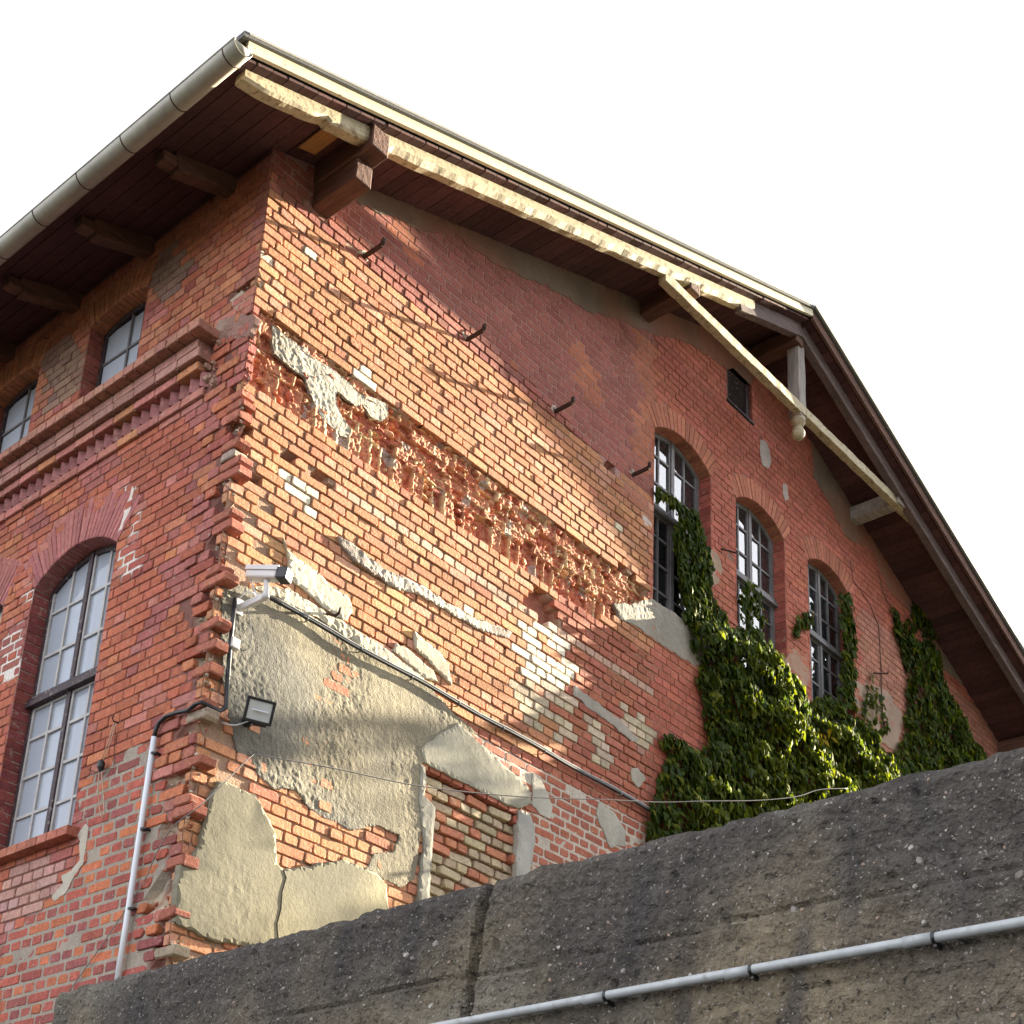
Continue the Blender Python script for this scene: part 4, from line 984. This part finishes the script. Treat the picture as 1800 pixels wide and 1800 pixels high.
for p in ((-0.03, 0.382, 5.351), (-0.03, 0.376, 4.843), (-0.03, 0.389, 4.333)):
    mb = MB(); mb.tube([(p[0], p[1], p[2] - .007), (p[0], p[1], p[2] + .007)], .021, 12); mb.box(p[0] - .008, .01, p[1] - .032, p[1] - .014, p[2] - .006, p[2] + .006); kids.append(mb.build('clip', M['black'], None))
keep(t, kids)
t = empty('cable_duct', (0.384, -0.03, 6.52)); tag(t, 'thin dark cable pipe running level along the gable above grey render', 'pipe'); kids = []
a = Vector((0.36, -0.035, 6.519)); b = Vector((4.87, -0.035, 6.421)); b.z = a.z - .02
mb = MB(); mb.tube([a.lerp(b, i / 30) + Vector((0, 0, .006 * math.sin(i * .8))) for i in range(31)], .012, 10); kids.append(mb.build('pipe', M['black'], None, smooth=True))
mb = MB(); mb.tube([a.lerp(b, i / 30) + Vector((0, -.006, .018 + .006 * math.sin(i * .8) + .002 * math.sin(i * 2.1))) for i in range(31)], .0062, 8); kids.append(mb.build('light_cable', M['pvc'], None, smooth=True))
for i in range(1, 9):
    c = a.lerp(b, i / 9 - .03); mb = MB(); mb.tube([c + Vector((-.005, 0, 0)), c + Vector((.005, 0, 0))], .0155, 10); mb.box(c.x - .004, c.x + .004, -.035, .0, c.z - .018, c.z - .012); kids.append(mb.build('clip', M['cable'], None))
keep(t, kids)
# junction box
p = Vector((0.158, -0.03, 6.069)); t = empty('junction_box', p); tag(t, 'small white junction box on black pipe below the camera', 'junction box')
mb = MB(); mb.box(p.x - .032, p.x + .032, -.065, -.01, p.z - .036, p.z + .036); k1 = mb.build('box', M['enamel'], None, bevel=.005)
mb = MB(); mb.tube([(0.176, -0.05, 6.054), (0.217, -0.07, 6.038), (0.251, -0.08, 6.066), (0.256, -0.09, 6.138), (0.221, -0.1, 6.23), (0.192, -0.09, 6.331)], .0035, 6); k2 = mb.build('wire', M['cable'], None, smooth=True); keep(t, [k1, k2])

# security camera
base = Vector((0.188, -0.0, 6.361)); t = empty('security_camera', base); tag(t, 'white bullet security camera with black front on an arm near the corner', 'camera'); kids = []
elb = Vector((0.24, -0.2001, 6.3975))
mb = MB(); mb.box(base.x - .028, base.x + .028, -.016, 0, base.z - .055, base.z + .055); kids.append(mb.build('wall_plate', M['enamel'], None, bevel=.003))
mb = MB(); mb.beam(base + Vector((0, -.01, -.01)), elb, .036, .045, n=1); kids.append(mb.build('arm', M['enamel'], None, bevel=.006))
bc = Vector((0.25, -0.1732, 6.5668))
mb = MB(); mb.tube([elb + Vector((0, 0, -.022)), elb + Vector((0, 0, .01)), elb + Vector((0, 0, .05)), bc + Vector((0, 0, -.03))], [.026, .024, .018, .018], 14); kids.append(mb.build('swivel', M['enamel'], None, smooth=True))
ax = Vector((.38, -.90, -.16)).normalized(); sd = ax.cross(Vector((0, 0, 1))).normalized(); upv = sd.cross(ax)
mb = MB(); mb.beam(bc - ax * .135, bc + ax * .09, .086, .074, up=upv, n=1); kids.append(mb.build('body', M['enamel'], None, bevel=.012))
mb = MB(); mb.beam(bc - ax * .14 + upv * .043, bc + ax * .10 + upv * .043, .100, .008, up=upv)
for s in (-1, 1): mb.beam(bc - ax * .14 + upv * .030 + sd * (s * .049), bc + ax * .095 + upv * .030 + sd * (s * .049), .006, .034, up=upv)
kids.append(mb.build('sun_shield', M['enamel'], None, bevel=.002))
mb = MB(); mb.beam(bc + ax * .09, bc + ax * .165, .094, .084, up=upv); kids.append(mb.build('front', M['black'], None, bevel=.010))
mb = MB(); mb.tube([bc + ax * .165, bc + ax * .170], .022, 18); kids.append(mb.build('lens', M['cable'], None))
mb = MB(); mb.tube([base + Vector((-.01, -.02, .06)), base + Vector((0, -.05, .10)), base + Vector((.05, -.08, .10)), base + Vector((.07, -.12, .04)), bc - ax * .12 - upv * .03], .005, 6); kids.append(mb.build('wire', M['pvc_white'], None, smooth=True))
keep(t, kids)

# floodlight
fc = Vector((0.318, -0.17, 5.627)); t = empty('floodlight', (0.353, -0.0, 5.611)); tag(t, 'square black floodlight with glass front fixed low on the grey render', 'floodlight'); kids = []
wv = Vector((.93, -.36, 0)).normalized(); nv = Vector((-.36, -.93, -.42)); nv = (nv - wv * nv.dot(wv)).normalized(); uv_ = nv.cross(wv).normalized()
if uv_.z < 0: uv_ = -uv_
def fl(a, b, c): return fc + wv * a + uv_ * b + nv * c
def flbox(mb, a0, a1, b0, b1, c0, c1): mb.hexa([fl(a0, b0, c0), fl(a1, b0, c0), fl(a1, b1, c0), fl(a0, b1, c0), fl(a0, b0, c1), fl(a1, b0, c1), fl(a1, b1, c1), fl(a0, b1, c1)])
mb = MB(); flbox(mb, -.082, .082, -.068, .068, -.012, .0); mb.hexa([fl(-.05, -.045, -.075), fl(.05, -.045, -.075), fl(.05, .045, -.075), fl(-.05, .045, -.075), fl(-.078, -.064, -.012), fl(.078, -.064, -.012), fl(.078, .064, -.012), fl(-.078, .064, -.012)])
for i in range(6): flbox(mb, -.05 + i * .02, -.047 + i * .02, -.04, .04, -.09, -.06)
kids.append(mb.build('housing', M['black'], None, bevel=.002))
mb = MB()
for q in ((-.092, .092, .062, .078), (-.092, .092, -.078, -.062)): flbox(mb, q[0], q[1], q[2], q[3], -.004, .012)
for q in ((-.092, -.076), (.076, .092)): flbox(mb, q[0], q[1], -.062, .062, -.004, .0115)
kids.append(mb.build('bezel', M['black'], None, bevel=.003))
mb = MB(); flbox(mb, -.074, .074, -.060, .060, .001, .004); kids.append(mb.build('reflector', rough_mat('reflector', col=(.50, .53, .55), noises=((8, .1),), bump=((12, .4, .01),), rough=.25, spec=.8), None))
mb = MB(); mb.tube([fl(-.05, -.0, .018), fl(.05, -.0, .018)], .006, 8); kids.append(mb.build('lamp_tube', M['pvc_white'], None))
wb = Vector((0.353, -0.0, 5.611))
mb = MB(); mb.tube([wb, wb + Vector((0, -.05, 0))], .034, 16); mb.tube([wb + Vector((0, -.04, 0)), wb + Vector((.03, -.13, -.01))], .016, 10); mb.beam(wb + Vector((.03, -.12, -.01)), fl(0, -.06, -.05), .05, .02); mb.tube([wb + Vector((-.01, -.09, -.02)), wb + Vector((.06, -.13, -.02))], .028, 14)
kids.append(mb.build('mount', M['black'], None, smooth=False))
mb = MB(); mb.tube([wb + Vector((0, -.05, .0)), (0.244, -0.05, 5.534), (0.203, -0.03, 5.527), (0.165, -0.01, 5.533)], .005, 6); kids.append(mb.build('wire', M['pvc_white'], None, smooth=True))
keep(t, kids)

# iron pegs
GP_ = 'rusty iron pegs projecting from the gable wall'
pegs = [(.936, 9.766, .20, 'rusty iron peg highest on the gable, nearest the corner'), (2.091, 9.766, .19, 'rusty iron peg second from the corner of the gable'),
        (3.231, 9.766, .20, 'rusty iron peg third from the corner of the gable'), (4.375, 9.766, .19, 'rusty iron peg just left of the leftmost gable window')]
for x, z, L_, lb in pegs:
    t = empty('iron_peg', (x, 0, z)); tag(t, lb, 'peg', GP_); mb = MB()
    pts = [(x, .02, z - .004), (x, -L_ * .5, z - .006), (x, -L_ + .012, z - .002), (x, -L_, z + .012), (x + .002, -L_ - .002, z + .045)]
    for p, q in zip(pts, pts[1:]): mb.beam(Vector(p), Vector(q) + (Vector(q) - Vector(p)).normalized() * .004, .024, .030, up=(0, -.5, 1))
    k1 = mb.build('rod', M['iron'], None, bevel=.001); mb = MB()
    for _ in range(7): shard(mb, Gf, x + U(-.05, .03), z + U(-.02, .05), U(-.004, .012), U(.016, .032), jv((.52, .48, .42), .9, 1.1))
    keep(t, [k1, mb.build('mortar_plug', M['mortar'], None)])
for pl, lb in ((((5.857, 0.0, 9.738), (5.887, -0.04, 9.725), (5.98, -0.1, 9.717)), 'short iron bar between the leftmost and middle gable windows'),
               (((7.441, 0.0, 9.746), (7.466, -0.04, 9.723), (7.516, -0.08, 9.712), (7.581, -0.08, 9.798)), 'bent iron bar between the middle and rightmost gable windows'),
               (((9.038, 0.0, 9.735), (9.122, -0.05, 9.749), (9.207, -0.1, 9.77), (9.209, -0.1, 9.793)), 'short iron bar right of the rightmost gable window')):
    t = empty('iron_peg', pl[0]); tag(t, lb, 'peg', GP_); mb = MB(); mb.tube([(pl[0][0], .02, pl[0][2])] + list(pl), .009, 6); keep(t, [mb.build('rod', M['iron'], None)])
mb = MB(); mb.tube([(0.929, 0.02, 6.669), (0.907, -0.03, 6.645), (0.904, -0.07, 6.621), (0.914, -0.1, 6.611), (0.921, -0.125, 6.623), (0.923, -0.13, 6.653), (0.922, -0.13, 6.666)], [.010, .010, .010, .011, .011, .009, .006], 8)
tag(mb.build('wall_hook', M['iron'], None, smooth=True), 'curved black iron hook on the gable right of the camera', 'hook')

# pulley with cord on the street wall
h0 = Vector((-0.03, 0.886, 5.72)); t = empty('cord_pulley', h0); tag(t, 'black insulator on looped cord hanging from a hook beside the tall window', 'pulley'); kids = []
mb = MB(); mb.tube([(0.01, h0.y, h0.z + .005), (-.03, h0.y, h0.z + .0), (-.05, h0.y - .008, h0.z + .015), (-.045, h0.y - .014, h0.z + .03)], .005, 6); kids.append(mb.build('hook', M['iron'], None))
mb = MB(); mb.tube([(-0.04, 0.866, 5.698), (-0.04, 0.898, 5.568), (-0.04, 0.949, 5.44)], .0032, 6); mb.tube([(-0.035, 0.848, 5.695), (-0.035, 0.88, 5.565), (-0.035, 0.93, 5.437)], .0032, 6)
mb.tube([(-0.035, 0.958, 5.396), (-0.035, 0.949, 5.281), (-0.035, 0.9, 5.13), (-0.035, 0.863, 5.055), (-0.035, 0.837, 5.025), (-0.035, 0.824, 5.045), (-0.035, 0.862, 5.18), (-0.035, 0.938, 5.391)], .0032, 6)
kids.append(mb.build('cord', rough_mat('cord', col=(.42, .32, .22), noises=((20, .2),), bump=(), rough=.9), None, smooth=True))
mb = MB(); mb.tube([(-0.04, 0.945, 5.451), (-0.04, 0.941, 5.434), (-0.04, 0.939, 5.401), (-0.04, 0.939, 5.373)], [.015, .026, .024, .010], 12); kids.append(mb.build('insulator', M['black'], None))
mb = MB(); mb.tube([(-0.012, 0.888, 5.699), (-0.012, 0.855, 5.506), (-0.012, 0.833, 5.388)], .0022, 5); mb.tube([(-0.02, 1.125, 5.445), (-0.03, 0.993, 5.383), (-0.03, 0.893, 5.381), (-0.02, 0.818, 5.369)], .0022, 5); kids.append(mb.build('wire', M['iron'], None))
keep(t, kids)
# loose wires
def wire(name, pts, r, mat, label):
    pts = [Vector(p) for p in pts]; out = []
    for i in range(len(pts) - 1):
        p0 = pts[max(i - 1, 0)]; p1 = pts[i]; p2 = pts[i + 1]; p3 = pts[min(i + 2, len(pts) - 1)]
        for k in range(6):
            t_ = k / 6; out.append(.5 * ((2 * p1) + (p2 - p0) * t_ + (2 * p0 - 5 * p1 + 4 * p2 - p3) * t_ ** 2 + (3 * p1 - p0 - 3 * p2 + p3) * t_ ** 3))
    out.append(pts[-1]); mb = MB(); mb.tube(out, r, 6); tag(mb.build(name, mat, None, smooth=True), label, 'wire')
wire('wire', [(0.431, 0.0, 5.412), (0.437, -0.03, 5.415), (0.642, -0.06, 5.449), (1.073, -0.12, 5.522), (1.735, -0.2, 5.624), (2.609, -0.32, 5.829), (3.566, -0.45, 6.108), (4.114, -0.52, 6.265), (4.651, -0.6, 6.445), (5.328, -0.68, 6.67), (5.89, -0.75, 6.89), (6.218, -0.8, 7.062), (6.669, -0.85, 7.224)], .0042, M['cable'], 'thin slack wire stretched across the gable foot into the ivy')
wire('wire', [(0.42, -0.03, 5.408), (0.319, -0.08, 5.302), (0.185, -0.1, 5.125), (-0.08, -0.23, 4.829), (-0.05, 0.04, 4.781), (-0.03, 0.205, 4.65), (-0.02, 0.301, 4.51), (-0.015, 0.47, 4.346), (-0.015, 0.611, 4.209), (-0.015, 0.951, 3.905)], .0036, M['cable'], 'thin wire sagging round the building corner behind the white pipe')

# ------------------------------------------------------------------ ivy
def leaf(mb, p, nrm, tip, s, col):
    n = nrm.normalized(); t = (tip - n * tip.dot(n)).normalized(); b = n.cross(t)
    out = [(0, -.35), (.42, -.5), (.55, -.08), (.34, .12), (.28, .42), (0, .85), (-.28, .42), (-.34, .12), (-.55, -.08), (-.42, -.5)]
    vs = [tuple(p + n * .12 * s)] + [tuple(p + b * (x * s) + t * (y * s) - n * (abs(x) * .25 * s + max(0, y) * .2 * s)) for x, y in out]
    k = len(out); mb.add(vs, [(0, 1 + i, 1 + (i + 1) % k) for i in range(k)], col)
YELLOW = Vector((7.269, -0.4, 8.153))
def ivy(regions, leafsz, density, zcut=4.2):
    mb = MB()
    for poly, bulge, dens in regions:
        bb = bbox(poly); A = (bb[1] - bb[0]) * (bb[3] - bb[2]); n = int(A * density * dens)
        segs = list(zip(poly, poly[1:] + poly[:1]))
        for _ in range(n):
            u, z = U(bb[0], bb[1]), U(max(bb[2], zcut), bb[3])
            wob = .05
            q = (u + wob * nz(u, z, 3, 7), z + wob * nz(u, z, 8, 7))
            if not inpoly(q, poly): continue
            de = 1e9
            for (ax_, ay), (bx, by) in segs:
                dx, dy = bx - ax_, by - ay; L2 = dx * dx + dy * dy or 1e-9; tt = max(0, min(1, ((u - ax_) * dx + (z - ay) * dy) / L2))
                de = min(de, math.hypot(u - ax_ - dx * tt, z - ay - dy * tt))
            cl = nz(u, z, 0, 3.2) + .6 * nz(u, z, 5, 7)
            if cl < -.42 and rnd() < .5: continue
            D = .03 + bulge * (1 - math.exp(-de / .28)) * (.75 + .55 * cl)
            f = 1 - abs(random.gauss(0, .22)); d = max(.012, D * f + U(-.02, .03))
            s = leafsz * U(.55, 1.25); nrm = Vector((U(-.5, 1.6), -1, U(-.2, .9))); tip = Vector((U(-.6, .6), U(-.5, .1), -1))
            P = Vector(Gf(u, z, d))
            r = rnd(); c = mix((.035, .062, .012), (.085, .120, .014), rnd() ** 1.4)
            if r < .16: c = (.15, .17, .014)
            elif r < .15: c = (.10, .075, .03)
            if d > .27 and rnd() < .6: c = mix(c, (.15, .175, .014), .55)  # outermost leaves lightened: sunlight painted into their colour
            if (P - YELLOW).length < .16 and rnd() < .8: c = (.50, .36, .03)
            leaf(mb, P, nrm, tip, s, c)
    return mb
ivy_main = [([(4.601, 6.171), (4.664, 6.478), (4.762, 6.762), (4.95, 7.093), (4.801, 7.201), (4.887, 7.318), (5.065, 7.332), (5.384, 7.304), (5.536, 7.547), (5.482, 7.845), (5.389, 8.071), (5.486, 8.262), (5.316, 8.395), (5.278, 8.528), (5.317, 8.668), (5.739, 8.898), (5.992, 8.86), (6.419, 9.103), (6.576, 8.968), (6.871, 8.892), (7.091, 8.793), (7.263, 8.585), (7.528, 8.714), (7.841, 8.912), (8.169, 8.824), (8.536, 8.925), (8.925, 8.851), (9.114, 8.714), (9.615, 8.834), (10.378, 9.048), (10.083, 6.873), (4.617, 5.078)], .42, 1.0),
  ([(5.37, 8.568), (5.181, 8.631), (5.18, 8.844), (5.114, 9.119), (5.019, 9.306), (5.037, 9.516), (5.16, 9.722), (5.374, 9.792), (5.522, 9.697), (5.64, 9.448), (5.636, 9.065), (5.936, 8.956)], .09, 1.1),
  ([(4.7, 9.802), (4.857, 9.84), (5.093, 9.83), (5.434, 9.886), (5.463, 9.759), (5.238, 9.671), (5.094, 9.721), (4.858, 9.726), (4.701, 9.74)], .04, 1.0),
  ([(5.02, 9.428), (5.19, 9.614), (5.239, 9.291), (5.239, 8.825), (5.099, 8.758), (5.116, 9.073)], .04, .5),
  ([(6.174, 9.405), (6.372, 9.669), (6.541, 9.519), (6.675, 9.264), (6.165, 9.013)], .02, .45),
  ([(8.25, 10.348), (8.498, 10.505), (8.59, 9.996), (8.511, 9.034), (8.123, 8.943), (8.275, 9.637)], .03, .6),
  ([(7.255, 9.555), (7.466, 9.758), (7.659, 9.765), (7.456, 9.58), (7.278, 9.327), (7.187, 9.353)], .03, .6),
  ([(8.5, 8.89), (8.805, 9.404), (8.969, 9.727), (9.155, 9.515), (9.311, 9.0)], .02, .15)]
I1 = empty('ivy', (7.0, -.2, 4.3)); tag(I1, 'dense ivy climbing between and below the arched gable windows', 'ivy', 'ivy on the gable wall')
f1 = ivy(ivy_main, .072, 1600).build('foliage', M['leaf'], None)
def stems(paths, r=.007):
    mb = MB()
    for pth in paths:
        pts = [Vector(p) + Vector((U(-.012, .012), 0, U(-.012, .012))) for p in pth]; o_ = []
        for a, b in zip(pts, pts[1:]):
            for k in range(5): v_ = a.lerp(b, k / 5); o_.append(v_ + Vector((.015 * nz(v_.x, v_.z, 0, 14), 0, .01 * nz(v_.x, v_.z, 7, 14))))
        o_.append(pts[-1]); mb.tube(o_, [max(.002, r * (1 - .6 * i / len(o_))) for i in range(len(o_))], 5)
    return mb
s1 = stems([((7.146, -0.02, 6.908), (6.446, -0.02, 8.182), (5.842, -0.02, 8.73), (5.55, -0.02, 9.346), (5.079, -0.01, 9.837), (4.704, -0.01, 9.788)), ((6.099, -0.02, 6.572), (5.349, -0.02, 7.159), (4.988, -0.02, 7.302)),
            ((9.183, -0.01, 9.019), (9.236, -0.01, 9.841), (9.224, -0.01, 10.435), (9.033, -0.01, 10.633), (8.633, -0.01, 10.755), (8.571, -0.01, 10.989))]).build('stem', M['wood_bark'], None)
keep(I1, [f1, s1])
ivy_right = [([(9.607, 10.519), (9.814, 10.786), (10.163, 10.935), (10.064, 10.612), (10.589, 10.852), (10.813, 10.736), (10.842, 10.365), (11.307, 10.202), (11.468, 9.947), (12.013, 9.839), (12.265, 9.773), (12.107, 8.882), (9.216, 7.903), (9.231, 8.704), (9.655, 9.118), (9.829, 9.631), (9.88, 10.067), (9.735, 10.347)], .22, 1.0),
  ([(9.524, 10.81), (9.68, 10.9), (9.798, 10.627), (9.886, 10.357), (9.709, 10.355)], .03, .6), ([(10.087, 11.152), (10.51, 11.437), (10.732, 11.297), (10.845, 10.942), (10.435, 10.835), (10.133, 10.894)], .05, .7)]
I2 = empty('ivy', (11.0, -.2, 4.3)); tag(I2, 'narrow ivy strand climbing at the far right end of the gable', 'ivy', 'ivy on the gable wall')
f2 = ivy(ivy_right, .068, 1100).build('foliage', M['leaf'], None)
s2 = stems([((10.387, -0.02, 8.672), (10.11, -0.02, 10.064), (9.668, -0.02, 10.755), (9.376, -0.01, 10.968), (9.268, -0.01, 11.188))]).build('stem', M['wood_bark'], None)
keep(I2, [f2, s2])

# ------------------------------------------------------------------ tree standing beyond the far gable corner (out of view; crown shaped to throw the dappled shade)
sx, sz = 7.2, .389
lit_wall = [[(-0.183, 9.799), (0.924, 9.867), (1.664, 10.02), (2.287, 9.937), (3.036, 9.78), (3.517, 9.628), (3.936, 9.421), (4.371, 9.177), (4.776, 8.903), (4.78, 8.593), (4.187, 8.091), (3.516, 7.914), (3.419, 7.573), (3.658, 7.308), (3.555, 7.081), (2.899, 6.675), (2.285, 6.553), (1.889, 6.527), (1.309, 6.324), (0.898, 6.211), (0.485, 5.949), (0.175, 5.836), (-0.073, 5.71), (-0.405, 6.756)],
            [(-0.083, 4.66), (0.41, 5.125), (0.824, 5.193), (1.665, 5.572), (1.995, 5.385), (1.714, 5.083), (1.71, 4.593), (1.471, 4.845), (1.059, 4.877), (0.709, 4.615), (1.095, 4.577), (0.863, 4.138), (0.03, 3.925)],
            [(0.956, 5.729), (1.353, 5.927), (1.944, 5.936), (1.952, 5.85), (1.371, 5.763), (0.971, 5.61)]]
lit_ivy = [[(4.953, 8.612), (5.577, 8.761), (6.14, 8.84), (6.672, 8.702), (7.058, 8.582), (7.4, 8.499), (7.922, 8.681), (8.661, 8.64), (8.885, 8.25), (8.172, 7.602), (6.973, 7.218), (6.504, 7.496), (6.05, 7.795), (5.511, 7.984), (4.996, 8.106)],
           [(5.899, 7.781), (6.05, 7.795), (6.328, 7.548), (6.547, 7.304), (6.486, 7.136), (6.239, 7.397), (5.993, 7.595)],
           [(10.561, 9.915), (11.02, 9.988), (11.443, 9.531), (11.151, 9.266), (10.592, 9.058), (10.713, 9.556)]]
def blocks_lit(p, r):
    if p.y < .05:
        x0 = p.x + p.y * sx; z0 = p.z + p.y * sx * sz
        for dx, dz in ((0, 0), (r * 3, 0), (-r * 3, 0), (0, r * .6), (0, -r * .6), (r * 6, -r * 2.4), (-r * 6, r * 2.4)):
            if any(inpoly((x0 + dx, z0 + dz), q) for q in lit_wall): return True
    for yy, qs in ((-.14, lit_ivy), (-.22, lit_ivy), (-.30, lit_ivy), (-.54, lit_ivy[:2]), (-.38, lit_ivy[:2]), (-.46, lit_ivy[:2]), (-.16, lit_ivy[2:])):
        if p.y < yy:
            k = -(p.y - yy); x0 = p.x - k * sx; z0 = p.z - k * sx * sz
            if any(inpoly((x0, z0), q) for q in qs): return True
    return False
T = empty('leafy_tree', (15.6, -1.0, 0)); tag(T, 'slender leafy tree, unseen beyond the far corner of the gable, crown shaped for its shade', 'tree')
mb = MB(); tp = [(15.6, -1.0, 0), (15.62, -.95, 2), (15.5, -1.0, 4.5), (15.55, -1.05, 7), (15.5, -1.0, 9.5), (15.45, -1.1, 12), (15.5, -1.1, 13.6)]
mb.tube(tp, [.17, .15, .13, .10, .075, .045, .02], 10)
limbs = []
for i in range(26):
    z = 4.4 + i * .34; a = i * 2.4; L_ = 1.5 * math.sin(math.pi * min(1, (z - 3.2) / 11)) + .3
    p0 = Vector((15.53, -1.0, z)); p1 = p0 + Vector((math.cos(a) * L_ * .55, math.sin(a) * L_ * .55, .35)); p2 = p0 + Vector((math.cos(a) * L_, math.sin(a) * L_, .75))
    if p1.x < 14.5: continue
    mb.tube([p0, p1, p2], [.035, .022, .008], 5); limbs += [p1, p2]
tr = mb.build('trunk', M['wood_bark'], None)
mb = MB(); cnt = 0
for _ in range(60000):
    z = U(3.6, 14.3); R_ = 1.9 * math.sin(math.pi * (z - 2.9) / 11.9) ** .7; a = U(0, 6.283); rr = R_ * math.sqrt(rnd())
    p = Vector((15.9 + math.cos(a) * rr * .75, -1.15 + math.sin(a) * rr, z))
    if p.x < 14.35: continue
    if nz(p.x, p.y, p.z, 1.6) < -.28: continue
    if blocks_lit(p, .06): continue
    s = U(.05, .095); leaf(mb, p, Vector((U(-1, 1), U(-1, 1), U(-.4, 1))), Vector((U(-1, 1), U(-1, 1), -1)), s, mix((.03, .06, .02), (.07, .11, .03), rnd())); cnt += 1
lf = mb.build('crown', M['leaf'], None); keep(T, [tr, lf])
print('tree leaves', cnt)
